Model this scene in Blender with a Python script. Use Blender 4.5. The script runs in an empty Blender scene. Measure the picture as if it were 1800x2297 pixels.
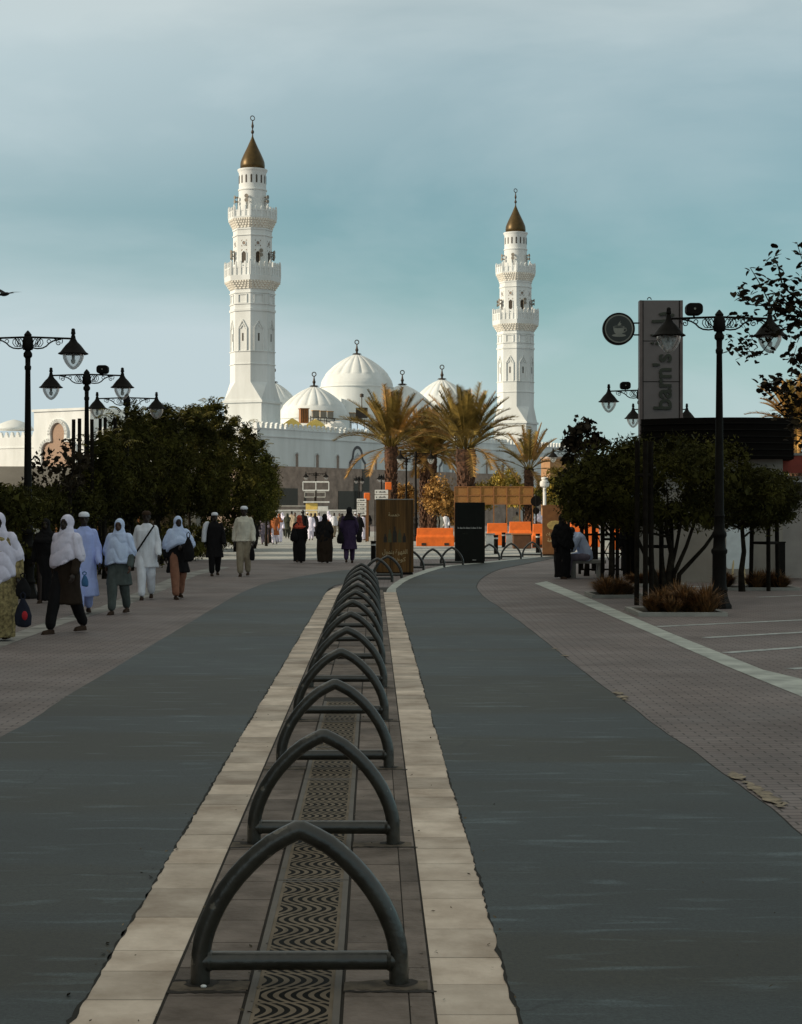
import bpy, bmesh, math, random
from mathutils import Vector, Matrix, noise
R = math.radians
PI = math.pi
random.seed(7)
sc = bpy.context.scene
col = sc.collection

# ------------------------------------------------------------------ camera
F = 4000.0            # focal length in photo pixels (photo 1800 x 2297)
H = 1.65
cam_d = bpy.data.cameras.new("camera")
cam = bpy.data.objects.new("camera", cam_d)
col.objects.link(cam)
cam.location = (0, 0, H)
cam.rotation_euler = (R(90), 0, 0)
cam_d.sensor_fit = 'VERTICAL'
cam_d.sensor_height = 24.0
cam_d.lens = 24.0 * F / 2297.0
cam_d.clip_start = 0.1
cam_d.clip_end = 6000
sc.camera = cam

# ------------------------------------------------------------------ light
SUN_EL, SUN_AZ = R(21), math.atan2(-0.24, -0.97)   # azimuth measured from +X
sun_dir = Vector((math.cos(SUN_AZ) * math.cos(SUN_EL), math.sin(SUN_AZ) * math.cos(SUN_EL), math.sin(SUN_EL)))
sd = bpy.data.lights.new("sun", 'SUN')
sd.energy = 4.2
sd.angle = R(0.5)
sd.color = (1.0, 0.86, 0.66)
sun = bpy.data.objects.new("sun", sd)
col.objects.link(sun)
sun.rotation_euler = (-sun_dir).to_track_quat('-Z', 'Y').to_euler()

w = bpy.data.worlds.new("World")
sc.world = w
w.use_nodes = True
nt = w.node_tree
nt.nodes.clear()
def N(t, nt=nt, **k):
    n = nt.nodes.new(t)
    for a, b in k.items():
        setattr(n, a, b)
    return n
wout = N('ShaderNodeOutputWorld')
bg = N('ShaderNodeBackground')
bg.inputs['Strength'].default_value = 0.13
sky = N('ShaderNodeTexSky')
sky.sky_type = 'NISHITA'
sky.sun_disc = False
sky.sun_elevation = SUN_EL
sky.sun_rotation = PI / 2 - SUN_AZ
sky.altitude = 600
sky.air_density = 1.0
sky.dust_density = 1.4
sky.ozone_density = 1.6
tc = N('ShaderNodeTexCoord')
# thin high cloud, stretched sideways and a little downwards to the right
mp = N('ShaderNodeMapping')
mp.inputs['Scale'].default_value = (2.6, 2.6, 8.0)
mp.inputs['Rotation'].default_value = (0, R(11), 0)
mp.inputs['Location'].default_value = (0.35, 0.0, 0.62)
nz = N('ShaderNodeTexNoise')
nz.inputs['Scale'].default_value = 1.15
nz.inputs['Detail'].default_value = 7
nz.inputs['Roughness'].default_value = 0.52
nz.inputs['Distortion'].default_value = 0.35
cr = N('ShaderNodeValToRGB')
cr.color_ramp.elements[0].position = 0.40
cr.color_ramp.elements[0].color = (0.0, 0.0, 0.0, 1)
cr.color_ramp.elements[1].position = 0.68
cr.color_ramp.elements[1].color = (1, 1, 1, 1)
# more veil low down and high up, a clear blue belt between
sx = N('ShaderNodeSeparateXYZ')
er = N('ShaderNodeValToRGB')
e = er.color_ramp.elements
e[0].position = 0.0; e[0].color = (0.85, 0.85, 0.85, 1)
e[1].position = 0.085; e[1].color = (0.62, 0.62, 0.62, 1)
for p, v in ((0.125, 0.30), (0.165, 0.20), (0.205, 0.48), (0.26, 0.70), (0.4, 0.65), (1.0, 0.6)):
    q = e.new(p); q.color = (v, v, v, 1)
mx1 = N('ShaderNodeMath', operation='MULTIPLY'); mx1.inputs[1].default_value = 0.38
mx2 = N('ShaderNodeMath', operation='ADD', use_clamp=True)
tint = N('ShaderNodeMix', data_type='RGBA', blend_type='MULTIPLY')
tint.inputs['Factor'].default_value = 1.0
tint.inputs[7].default_value = (0.42, 0.72, 0.62, 1)
cm = N('ShaderNodeMix', data_type='RGBA', blend_type='MIX')
# low veil is cool; whiter overhead cloud, out of view, is added to warm the fill
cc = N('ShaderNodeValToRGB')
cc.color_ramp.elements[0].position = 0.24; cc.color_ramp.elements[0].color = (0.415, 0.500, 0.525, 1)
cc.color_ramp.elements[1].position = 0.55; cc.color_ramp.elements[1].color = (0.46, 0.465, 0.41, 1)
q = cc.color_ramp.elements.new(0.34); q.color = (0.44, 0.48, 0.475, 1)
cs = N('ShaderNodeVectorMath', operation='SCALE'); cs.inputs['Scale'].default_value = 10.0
L = nt.links.new
L(tc.outputs['Generated'], mp.inputs['Vector'])
L(mp.outputs[0], nz.inputs['Vector'])
L(nz.outputs[0], cr.inputs[0])
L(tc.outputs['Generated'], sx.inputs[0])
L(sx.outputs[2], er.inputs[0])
L(cr.outputs[0], mx1.inputs[0])
L(mx1.outputs[0], mx2.inputs[0])
lft = N('ShaderNodeMath', operation='MULTIPLY'); lft.inputs[1].default_value = -1.25
lfa = N('ShaderNodeMath', operation='ADD')
lcl = N('ShaderNodeClamp'); lcl.inputs['Min'].default_value = -0.10; lcl.inputs['Max'].default_value = 0.35
L(sx.outputs[0], lft.inputs[0]); L(lft.outputs[0], lcl.inputs['Value']); L(lcl.outputs[0], lfa.inputs[0]); L(er.outputs[0], lfa.inputs[1])
L(lfa.outputs[0], mx2.inputs[1])
L(sky.outputs[0], tint.inputs[6])
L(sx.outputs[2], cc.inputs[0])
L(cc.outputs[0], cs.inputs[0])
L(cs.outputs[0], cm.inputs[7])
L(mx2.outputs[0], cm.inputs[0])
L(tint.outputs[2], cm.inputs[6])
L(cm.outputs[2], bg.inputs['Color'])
L(bg.outputs[0], wout.inputs[0])

sc.view_settings.view_transform = 'Standard'
sc.view_settings.look = 'None'
sc.view_settings.exposure = 0.0
sc.view_settings.gamma = 1.0

# ------------------------------------------------------------------ helpers
def P(px, py, D):
    return Vector(((px - 900) * D / F, D, H - (py - 1148.5) * D / F))
def G(px, py, z=0.0):
    D = F * H / (py - 1148.5)
    return Vector(((px - 900) * D / F, D, z))
def X(px, D):
    return (px - 900) * D / F
def Z(py, D):
    return H - (py - 1148.5) * D / F

def tag(o, label=None, cat=None, group=None, kind=None):
    if label: o['label'] = label
    if cat: o['category'] = cat
    if group: o['group'] = group
    if kind: o['kind'] = kind
    return o
def empty(name, loc=(0, 0, 0), rz=0.0, label=None, cat=None, group=None, parent=None):
    o = bpy.data.objects.new(name, None)
    o.empty_display_size = 0.3
    col.objects.link(o)
    o.location = loc
    o.rotation_euler = (0, 0, rz)
    if parent: o.parent = parent
    return tag(o, label, cat, group)
def copy_tree(o, parent=None):
    c = o.copy()
    col.objects.link(c)
    c.parent = parent
    for ch in list(o.children):
        copy_tree(ch, c)
    return c

work = bpy.data.scenes.new('work')      # a side scene for evaluating modifiers quickly, removed at the end
def evaluated_mesh(o):
    with bpy.context.temp_override(scene=work, view_layer=work.view_layers[0]):
        dg = bpy.context.evaluated_depsgraph_get()
        dg.update()
        return bpy.data.meshes.new_from_object(o.evaluated_get(dg))

class MB:
    def __init__(s):
        s.v = []; s.f = []; s.m = []; s.c = []
    def add(s, vs, fs, mi=0, c=None):
        b = len(s.v)
        s.v += [tuple(v) for v in vs]
        for f in fs:
            s.f.append(tuple(b + i for i in f)); s.m.append(mi)
            s.c.append(random.random() if c is None else c)
        return s
    def box(s, c, d, rz=0, mi=0, M=None, cv=None):
        x, y, z = d[0] / 2, d[1] / 2, d[2] / 2
        vs = [Vector((a * x, b * y, e * z)) for a, b, e in ((-1,-1,-1),(1,-1,-1),(1,1,-1),(-1,1,-1),(-1,-1,1),(1,-1,1),(1,1,1),(-1,1,1))]
        m = M if M else Matrix.Rotation(rz, 3, 'Z')
        vs = [m @ v + Vector(c) for v in vs]
        return s.add(vs, [(0,3,2,1),(4,5,6,7),(0,1,5,4),(1,2,6,5),(2,3,7,6),(3,0,4,7)], mi, random.random() if cv is None else cv)
    def loft(s, rings, mi=0, cap=True, closed=True):
        n = len(rings[0]); vs = [v for r in rings for v in r]; fs = []
        for i in range(len(rings) - 1):
            for j in range(n if closed else n - 1):
                k = (j + 1) % n
                fs.append((i*n+j, i*n+k, (i+1)*n+k, (i+1)*n+j))
        if cap:
            fs.append(tuple(range(n - 1, -1, -1)))
            fs.append(tuple((len(rings)-1)*n + j for j in range(n)))
        return s.add(vs, fs, mi)
    def lathe(s, prof, n=16, c=(0,0,0), mi=0, rot=0.0, cap=True, sx=1, sy=1):
        rings = [[(c[0] + sx*r*math.cos(rot+2*PI*j/n), c[1] + sy*r*math.sin(rot+2*PI*j/n), c[2] + z) for j in range(n)] for z, r in prof]
        return s.loft(rings, mi, cap)
    def tube(s, pts, r, n=8, mi=0, cap=True):
        pts = [Vector(p) for p in pts]
        rs = r if isinstance(r, (list, tuple)) else [r] * len(pts)
        rings = []; up = None
        for i, p in enumerate(pts):
            t = (pts[min(i+1, len(pts)-1)] - pts[max(i-1, 0)])
            if t.length < 1e-9: t = Vector((0, 0, 1))
            t.normalize()
            if up is None:
                up = t.orthogonal().normalized()
            up = (up - t * up.dot(t))
            if up.length < 1e-6: up = t.orthogonal()
            up.normalize(); sd_ = t.cross(up)
            rings.append([p + (up * math.cos(2*PI*j/n) + sd_ * math.sin(2*PI*j/n)) * rs[i] for j in range(n)])
        return s.loft(rings, mi, cap)
    def ell(s, c, r, n=12, m=8, mi=0, M=None):
        rings = []
        for i in range(1, m):
            a = PI * i / m
            rings.append([Vector((r[0]*math.sin(a)*math.cos(2*PI*j/n), r[1]*math.sin(a)*math.sin(2*PI*j/n), -r[2]*math.cos(a))) for j in range(n)])
        vs = [Vector((0,0,-r[2]))] + [v for q in rings for v in q] + [Vector((0,0,r[2]))]
        fs = []
        for j in range(n): fs.append((0, 1+(j+1)%n, 1+j))
        for i in range(m-2):
            for j in range(n):
                k = (j+1)%n
                fs.append((1+i*n+j, 1+i*n+k, 1+(i+1)*n+k, 1+(i+1)*n+j))
        b = 1+(m-2)*n; t = len(vs)-1
        for j in range(n): fs.append((b+j, b+(j+1)%n, t))
        if M: vs = [M @ v for v in vs]
        return s.add([v + Vector(c) for v in vs], fs, mi)
    def cap(s, a, b, ra, rb, n=10, mi=0):
        a = Vector(a); b = Vector(b); d = b - a; L_ = d.length or 1e-6; d = d / L_
        pts = []; rs = []
        for k in (-0.98, -0.7, 0): pts.append(a + d*ra*k); rs.append(ra*math.sqrt(max(0.02, 1-k*k)))
        for k in (0, 0.7, 0.98): pts.append(b + d*rb*k); rs.append(rb*math.sqrt(max(0.02, 1-k*k)))
        u = d.orthogonal().normalized(); v = d.cross(u)
        rings = [[p + (u*math.cos(2*PI*j/n) + v*math.sin(2*PI*j/n))*r for j in range(n)] for p, r in zip(pts, rs)]
        return s.loft(rings, mi, True)
    def prism(s, poly, z0, z1, mi=0, M=None):
        n = len(poly)
        vs = [Vector((p[0], p[1], z0)) for p in poly] + [Vector((p[0], p[1], z1)) for p in poly]
        if M: vs = [M @ v for v in vs]
        fs = [tuple(range(n-1,-1,-1)), tuple(range(n, 2*n))] + [(i, (i+1)%n, n+(i+1)%n, n+i) for i in range(n)]
        return s.add(vs, fs, mi)
    def build(s, name, mats, parent=None, smooth=False, loc=None, rz=0, auto=None, attr=False, bevel=0, into=None):
        me = bpy.data.meshes.new(name)
        me.from_pydata(s.v, [], s.f)
        if not isinstance(mats, (list, tuple)): mats = [mats]
        for m in mats: me.materials.append(m)
        me.polygons.foreach_set('material_index', s.m)
        if attr:
            at = me.attributes.new('rnd', 'FLOAT', 'FACE'); at.data.foreach_set('value', s.c)
        if smooth or auto:
            me.polygons.foreach_set('use_smooth', [True]*len(s.f))
        me.update()
        if auto:
            me.set_sharp_from_angle(angle=R(auto))
        o = bpy.data.objects.new(name, me)
        (into or col).objects.link(o)
        if loc is not None: o.location = loc
        o.rotation_euler = (0, 0, rz)
        if parent: o.parent = parent
        if bevel:
            bm_ = o.modifiers.new('bevel', 'BEVEL'); bm_.width = bevel; bm_.segments = 2; bm_.limit_method = 'ANGLE'
        return o

# ------------------------------------------------------------------ materials
def mat(name, c, rough=0.7, metal=0.0, var=0.12, scale=4.0, bump=0.0, bscale=40.0, spec=0.4, c2=None, sss=0.0, stretch=(1,1,1), coord='Object', rnd=0.0, detail=5):
    m = bpy.data.materials.new(name); m.use_nodes = True
    t = m.node_tree; b = t.nodes['Principled BSDF']; l = t.links.new
    b.inputs['Roughness'].default_value = rough
    b.inputs['Metallic'].default_value = metal
    b.inputs['Specular IOR Level'].default_value = spec
    co = t.nodes.new('ShaderNodeTexCoord'); mpp = t.nodes.new('ShaderNodeMapping'); mpp.inputs['Scale'].default_value = stretch
    l(co.outputs[coord], mpp.inputs[0])
    n = t.nodes.new('ShaderNodeTexNoise'); n.inputs['Scale'].default_value = scale; n.inputs['Detail'].default_value = detail; n.inputs['Roughness'].default_value = 0.6
    l(mpp.outputs[0], n.inputs['Vector'])
    r = t.nodes.new('ShaderNodeValToRGB')
    a = c2 if c2 else tuple(x*(1-var*1.6) for x in c)
    d = tuple(min(1, x*(1+var)) for x in c)
    r.color_ramp.elements[0].position = 0.33; r.color_ramp.elements[0].color = (*a, 1)
    r.color_ramp.elements[1].position = 0.68; r.color_ramp.elements[1].color = (*d, 1)
    l(n.outputs[0], r.inputs[0])
    last = r.outputs[0]
    if rnd:
        at = t.nodes.new('ShaderNodeAttribute'); at.attribute_name = 'rnd'
        mr = t.nodes.new('ShaderNodeMapRange'); mr.inputs[3].default_value = 1-rnd; mr.inputs[4].default_value = 1+rnd*0.6
        l(at.outputs['Fac'], mr.inputs[0])
        mm = t.nodes.new('ShaderNodeMix'); mm.data_type = 'RGBA'; mm.blend_type = 'MULTIPLY'; mm.inputs[0].default_value = 1
        l(last, mm.inputs[6]); l(mr.outputs[0], mm.inputs[7]); last = mm.outputs[2]
    l(last, b.inputs['Base Color'])
    if bump:
        n2 = t.nodes.new('ShaderNodeTexNoise'); n2.inputs['Scale'].default_value = bscale; n2.inputs['Detail'].default_value = 4
        l(mpp.outputs[0], n2.inputs['Vector'])
        bp = t.nodes.new('ShaderNodeBump'); bp.inputs['Strength'].default_value = bump; bp.inputs['Distance'].default_value = 0.02
        l(n2.outputs[0], bp.inputs['Height']); l(bp.outputs[0], b.inputs['Normal'])
    return m

M_white = mat('white_render', (0.755, 0.775, 0.77), 0.8, var=0.04, scale=0.5, c2=(0.63,0.645,0.63), detail=9, stretch=(1,1,0.22), spec=0.2)
M_trim = mat('pale_trim', (0.80, 0.76, 0.68), 0.8, var=0.08, scale=1.5)
M_gold = mat('gilt_metal', (0.082, 0.052, 0.016), 0.42, metal=0.5, var=0.15, scale=2)
M_bronze = mat('bronze', (0.06, 0.045, 0.035), 0.5, metal=0.5)
M_dwin = mat('dark_window', (0.05, 0.035, 0.02), 0.4)
M_lattice = mat('brown_lattice', (0.30, 0.23, 0.19), 0.8, var=0.2, scale=8)
M_brownwood = mat('brown_timber', (0.28, 0.12, 0.04), 0.6)
M_stone = mat('brown_stone', (0.36, 0.265, 0.21), 0.85, var=0.2, scale=1.2, bump=0.3, bscale=6)
M_black = mat('black_iron', (0.009, 0.0075, 0.006), 0.6, var=0.2, scale=6, spec=0.10)
M_hoop = mat('hoop_steel', (0.024, 0.023, 0.018), 0.30, metal=0.0, spec=0.75, var=0.45, scale=9, bump=0.15, bscale=30, c2=(0.011,0.0105,0.008))
M_yellow = mat('yellow_canvas', (0.85, 0.60, 0.16), 0.8)
M_grayeq = mat('grey_metal', (0.25, 0.22, 0.18), 0.6)
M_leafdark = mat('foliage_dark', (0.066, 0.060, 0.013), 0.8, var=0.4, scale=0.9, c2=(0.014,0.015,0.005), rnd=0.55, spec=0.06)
M_leafolive = mat('foliage_olive_and_sunlit', (0.095, 0.090, 0.016), 0.75, var=0.4, scale=1.2, rnd=0.5, c2=(0.032,0.033,0.008), spec=0.1)
M_shootlit = mat('foliage_sunlit_tips', (0.19, 0.15, 0.03), 0.7, rnd=0.5, spec=0.1)  # low sun on the shoot tips is put into this golden colour
M_leafyellow = mat('foliage_yellow', (0.38, 0.27, 0.035), 0.65, var=0.4, scale=2, rnd=0.4)
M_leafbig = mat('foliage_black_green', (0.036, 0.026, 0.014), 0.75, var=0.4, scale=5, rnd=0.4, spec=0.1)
M_palm = mat('palm_frond', (0.27, 0.185, 0.045), 0.65, var=0.4, scale=1.5, c2=(0.075,0.055,0.014), rnd=0.55, spec=0.2)
M_palmdry = mat('palm_dry', (0.46, 0.25, 0.065), 0.7, var=0.35, scale=2.5, rnd=0.5)
M_palmtrunk = mat('palm_trunk', (0.095, 0.045, 0.024), 0.9, var=0.5, scale=6, bump=0.5, bscale=14)
M_bark = mat('bark', (0.025, 0.020, 0.014), 0.95, spec=0.1, var=0.4, scale=8, bump=0.4, bscale=30)
M_stake = mat('stake_wood', (0.014, 0.011, 0.008), 0.9, spec=0.1, var=0.3, scale=8)
M_tuft = mat('dry_grass', (0.20, 0.095, 0.030), 0.8, var=0.5, scale=9, c2=(0.08,0.045,0.018), rnd=0.5)
M_orange = mat('orange_plastic', (0.85, 0.17, 0.02), 0.5, var=0.12, scale=3)
M_whiteplastic = mat('white_plastic', (0.72, 0.71, 0.68), 0.5)
M_tan = mat('tan_mesh', (0.50, 0.26, 0.08), 0.8, var=0.3, scale=3)
M_beige = mat('beige_wall', (0.33, 0.30, 0.26), 0.9, var=0.1, scale=1.5, bump=0.2)
M_beige2 = mat('beige_wall_light', (0.40, 0.36, 0.33), 0.9, var=0.1, scale=1.5)
M_band = mat('dark_cladding', (0.008, 0.0065, 0.0055), 0.9, spec=0.05, var=0.2, scale=3, stretch=(1,1,20))
M_concrete = mat('concrete', (0.34, 0.33, 0.30), 0.9, var=0.12, scale=3, bump=0.2)
M_signpanel = mat('sign_panel', (0.175, 0.148, 0.142), 0.5, var=0.06, scale=2)
M_signedge = mat('sign_edge', (0.16, 0.12, 0.11), 0.5)
M_signtext = mat('sign_letters', (0.035, 0.038, 0.022), 0.5)
M_signround = mat('round_sign_face', (0.030, 0.034, 0.028), 0.4)
M_signcream = mat('round_sign_ring', (0.26, 0.26, 0.22), 0.5)
M_adtext = mat('advert_lettering', (0.62, 0.48, 0.26), 0.6)
M_adtext2 = mat('advert_small_lettering', (0.55, 0.55, 0.52), 0.6)
M_adblack = mat('advert_black', (0.012, 0.013, 0.011), 0.6, var=0.1, spec=0.12)
M_adorange = mat('advert_rust', (0.17, 0.070, 0.020), 0.6, var=0.15, scale=5)
M_awning = mat('red_fascia', (0.30, 0.05, 0.03), 0.6)
M_panelwhite = mat('pale_panel', (0.74, 0.80, 0.82), 0.4, var=0.08)
M_line = mat('pale_paving_band', (0.46, 0.475, 0.425), 0.7, var=0.22, scale=2.5, bump=0.1)
M_paint = mat('worn_white_line', (0.45, 0.47, 0.45), 0.7, var=0.3, scale=5)

def glass_mat():
    m = bpy.data.materials.new('lantern_glass'); m.use_nodes = True
    t = m.node_tree; t.nodes.remove(t.nodes['Principled BSDF']); o = t.nodes['Material Output']
    tr = t.nodes.new('ShaderNodeBsdfTransparent'); tr.inputs[0].default_value = (0.97, 0.98, 0.98, 1)
    df = t.nodes.new('ShaderNodeBsdfTranslucent'); df.inputs[0].default_value = (0.97, 0.99, 0.98, 1)
    gl = t.nodes.new('ShaderNodeBsdfGlossy'); gl.inputs['Roughness'].default_value = 0.08
    fr = t.nodes.new('ShaderNodeFresnel'); fr.inputs[0].default_value = 1.5
    m1 = t.nodes.new('ShaderNodeMixShader'); m1.inputs[0].default_value = 0.26
    m2 = t.nodes.new('ShaderNodeMixShader')
    nn = t.nodes.new('ShaderNodeMath'); nn.operation = 'MULTIPLY'; nn.inputs[1].default_value = 0.7; nn.use_clamp = True
    t.links.new(fr.outputs[0], nn.inputs[0])
    t.links.new(tr.outputs[0], m1.inputs[1]); t.links.new(df.outputs[0], m1.inputs[2])
    t.links.new(nn.outputs[0], m2.inputs[0]); t.links.new(m1.outputs[0], m2.inputs[1]); t.links.new(gl.outputs[0], m2.inputs[2])
    t.links.new(m2.outputs[0], o.inputs[0])
    return m
M_glass = glass_mat()

def netting_mat():
    m = bpy.data.materials.new('tan_netting'); m.use_nodes = True
    t = m.node_tree; b = t.nodes['Principled BSDF']; b.inputs['Base Color'].default_value = (0.42, 0.20, 0.06, 1)
    b.inputs['Roughness'].default_value = 0.9; b.inputs['Alpha'].default_value = 0.62
    return m
M_net = netting_mat()

# brick paving
def paving(name, c1, c2, mortar, bw=0.2, rh=0.1, rough=0.8, msize=0.008, big=0.25, rot=0.0, streak=0.0):
    m = bpy.data.materials.new(name); m.use_nodes = True
    t = m.node_tree; b = t.nodes['Principled BSDF']; l = t.links.new
    co = t.nodes.new('ShaderNodeTexCoord'); mpp = t.nodes.new('ShaderNodeMapping'); mpp.inputs['Rotation'].default_value = (0, 0, rot)
    l(co.outputs['Object'], mpp.inputs[0])
    br = t.nodes.new('ShaderNodeTexBrick')
    br.inputs['Scale'].default_value = 1.0; br.inputs['Brick Width'].default_value = bw; br.inputs['Row Height'].default_value = rh
    br.inputs['Mortar Size'].default_value = msize; br.inputs['Mortar Smooth'].default_value = 0.3; br.inputs['Bias'].default_value = -0.1
    br.inputs['Color1'].default_value = (*c1, 1); br.inputs['Color2'].default_value = (*c2, 1); br.inputs['Mortar'].default_value = (*mortar, 1)
    l(mpp.outputs[0], br.inputs['Vector'])
    n = t.nodes.new('ShaderNodeTexNoise'); n.inputs['Scale'].default_value = 0.55; n.inputs['Detail'].default_value = 7; n.inputs['Roughness'].default_value = 0.62
    l(co.outputs['Object'], n.inputs['Vector'])
    mr = t.nodes.new('ShaderNodeMapRange'); mr.inputs[1].default_value = 0.3; mr.inputs[2].default_value = 0.7
    mr.inputs[3].default_value = 1-big; mr.inputs[4].default_value = 1+big
    l(n.outputs[0], mr.inputs[0])
    mm = t.nodes.new('ShaderNodeMix'); mm.data_type = 'RGBA'; mm.blend_type = 'MULTIPLY'; mm.inputs[0].default_value = 1
    l(br.outputs[0], mm.inputs[6]); l(mr.outputs[0], mm.inputs[7])
    l(mm.outputs[2], b.inputs['Base Color'])
    n2 = t.nodes.new('ShaderNodeTexNoise'); n2.inputs['Scale'].default_value = 0.9; n2.inputs['Detail'].default_value = 4
    l(co.outputs['Object'], n2.inputs['Vector'])
    m3 = t.nodes.new('ShaderNodeMapRange'); m3.inputs[1].default_value = 0.35; m3.inputs[2].default_value = 0.65; m3.inputs[3].default_value = rough-0.12; m3.inputs[4].default_value = rough+0.08
    l(n2.outputs[0], m3.inputs[0]); l(m3.outputs[0], b.inputs['Roughness'])
    bp = t.nodes.new('ShaderNodeBump'); bp.inputs['Strength'].default_value = 0.35; bp.inputs['Distance'].default_value = 0.006
    l(br.outputs['Fac'], bp.inputs['Height']); bp.invert = True
    l(bp.outputs[0], b.inputs['Normal'])
    b.inputs['Specular IOR Level'].default_value = 0.35
    return m
M_ground = paving('brick_paving', (0.225, 0.183, 0.172), (0.185, 0.150, 0.142), (0.085, 0.072, 0.064))

def asphalt():
    m = bpy.data.materials.new('asphalt'); m.use_nodes = True
    t = m.node_tree; b = t.nodes['Principled BSDF']; l = t.links.new
    co = t.nodes.new('ShaderNodeTexCoord')
    n1 = t.nodes.new('ShaderNodeTexNoise'); n1.inputs['Scale'].default_value = 0.5; n1.inputs['Detail'].default_value = 6
    l(co.outputs['Object'], n1.inputs['Vector'])
    # strips of laying: bands across the lane, a little lighter and bluer in turn
    mp1 = t.nodes.new('ShaderNodeMapping'); mp1.inputs['Scale'].default_value = (0.04, 0.34, 1)
    l(co.outputs['Object'], mp1.inputs[0])
    n2 = t.nodes.new('ShaderNodeTexNoise'); n2.inputs['Scale'].default_value = 1.0; n2.inputs['Detail'].default_value = 2.5; n2.inputs['Distortion'].default_value = 0.2
    l(mp1.outputs[0], n2.inputs['Vector'])
    # pale scuffs, drawn out sideways
    mp2 = t.nodes.new('ShaderNodeMapping'); mp2.inputs['Scale'].default_value = (1.1, 5.5, 1); mp2.inputs['Rotation'].default_value = (0, 0, 0.05)
    l(co.outputs['Object'], mp2.inputs[0])
    n3 = t.nodes.new('ShaderNodeTexNoise'); n3.inputs['Scale'].default_value = 1.6; n3.inputs['Detail'].default_value = 5; n3.inputs['Distortion'].default_value = 0.6
    l(mp2.outputs[0], n3.inputs['Vector'])
    r3 = t.nodes.new('ShaderNodeValToRGB'); r3.color_ramp.elements[0].position = 0.57; r3.color_ramp.elements[1].position = 0.75
    r3.color_ramp.elements[1].color = (0.5, 0.5, 0.5, 1)
    l(n3.outputs[0], r3.inputs[0])
    fg = t.nodes.new('ShaderNodeTexNoise'); fg.inputs['Scale'].default_value = 75; fg.inputs['Detail'].default_value = 5; fg.inputs['Roughness'].default_value = 0.75
    l(co.outputs['Object'], fg.inputs['Vector'])
    c1 = t.nodes.new('ShaderNodeMix'); c1.data_type = 'RGBA'
    c1.inputs[6].default_value = (0.027, 0.026, 0.016, 1); c1.inputs[7].default_value = (0.029, 0.037, 0.037, 1)
    r2 = t.nodes.new('ShaderNodeValToRGB'); r2.color_ramp.elements[0].position = 0.47; r2.color_ramp.elements[1].position = 0.52
    l(n2.outputs[0], r2.inputs[0]); l(r2.outputs[0], c1.inputs[0])
    c2 = t.nodes.new('ShaderNodeMix'); c2.data_type = 'RGBA'; c2.inputs[7].default_value = (0.14, 0.19, 0.205, 1)
    l(r3.outputs[0], c2.inputs[0]); l(c1.outputs[2], c2.inputs[6])
    c3 = t.nodes.new('ShaderNodeMix'); c3.data_type = 'RGBA'; c3.blend_type = 'MULTIPLY'; c3.inputs[0].default_value = 1
    mr = t.nodes.new('ShaderNodeMapRange'); mr.inputs[1].default_value = 0.3; mr.inputs[2].default_value = 0.7; mr.inputs[3].default_value = 0.66; mr.inputs[4].default_value = 1.3
    l(n1.outputs[0], mr.inputs[0]); l(c2.outputs[2], c3.inputs[6]); l(mr.outputs[0], c3.inputs[7])
    c4 = t.nodes.new('ShaderNodeMix'); c4.data_type = 'RGBA'; c4.blend_type = 'MULTIPLY'; c4.inputs[0].default_value = 1
    m4 = t.nodes.new('ShaderNodeMapRange'); m4.inputs[1].default_value = 0.3; m4.inputs[2].default_value = 0.7; m4.inputs[3].default_value = 0.35; m4.inputs[4].default_value = 1.65
    l(fg.outputs[0], m4.inputs[0]); l(c3.outputs[2], c4.inputs[6]); l(m4.outputs[0], c4.inputs[7])
    vo = t.nodes.new('ShaderNodeTexVoronoi'); vo.feature = 'DISTANCE_TO_EDGE'; vo.inputs['Scale'].default_value = 0.55
    nd = t.nodes.new('ShaderNodeTexNoise'); nd.inputs['Scale'].default_value = 3.0; nd.inputs['Detail'].default_value = 6
    l(co.outputs['Object'], nd.inputs['Vector'])
    va = t.nodes.new('ShaderNodeVectorMath'); va.operation = 'MULTIPLY_ADD'; va.inputs[1].default_value = (0.5, 0.5, 0.0)
    l(nd.outputs['Color'], va.inputs[0]); l(co.outputs['Object'], va.inputs[2]); l(va.outputs[0], vo.inputs['Vector'])
    cr_ = t.nodes.new('ShaderNodeMapRange'); cr_.inputs[1].default_value = 0.0; cr_.inputs[2].default_value = 0.007; cr_.inputs[3].default_value = 0.45; cr_.inputs[4].default_value = 1.0
    l(vo.outputs['Distance'], cr_.inputs[0])
    msk = t.nodes.new('ShaderNodeMapRange'); msk.inputs[1].default_value = 0.52; msk.inputs[2].default_value = 0.60; msk.inputs[3].default_value = 1.0; msk.inputs[4].default_value = 0.0
    l(n1.outputs[0], msk.inputs[0])
    cmx = t.nodes.new('ShaderNodeMath'); cmx.operation = 'MAXIMUM'; l(cr_.outputs[0], cmx.inputs[0]); l(msk.outputs[0], cmx.inputs[1])
    c5 = t.nodes.new('ShaderNodeMix'); c5.data_type = 'RGBA'; c5.blend_type = 'MULTIPLY'; c5.inputs[0].default_value = 1
    l(c4.outputs[2], c5.inputs[6]); l(cmx.outputs[0], c5.inputs[7])
    l(c5.outputs[2], b.inputs['Base Color'])
    b.inputs['Roughness'].default_value = 0.62; b.inputs['Specular IOR Level'].default_value = 0.42
    bp = t.nodes.new('ShaderNodeBump'); bp.inputs['Strength'].default_value = 0.35; bp.inputs['Distance'].default_value = 0.003
    l(fg.outputs[0], bp.inputs['Height'])
    l(bp.outputs[0], b.inputs['Normal'])
    return m
M_asphalt = asphalt()
M_cream = mat('cream_stone', (0.72, 0.60, 0.49), 0.85, var=0.08, scale=2.6, bump=0.3, bscale=25, c2=(0.43,0.33,0.25), rnd=0.28, detail=9)
M_paver = mat('brown_paver', (0.20, 0.160, 0.135), 0.85, var=0.18, scale=5, bump=0.3, bscale=40, c2=(0.125,0.097,0.078), rnd=0.3, spec=0.3)
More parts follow.
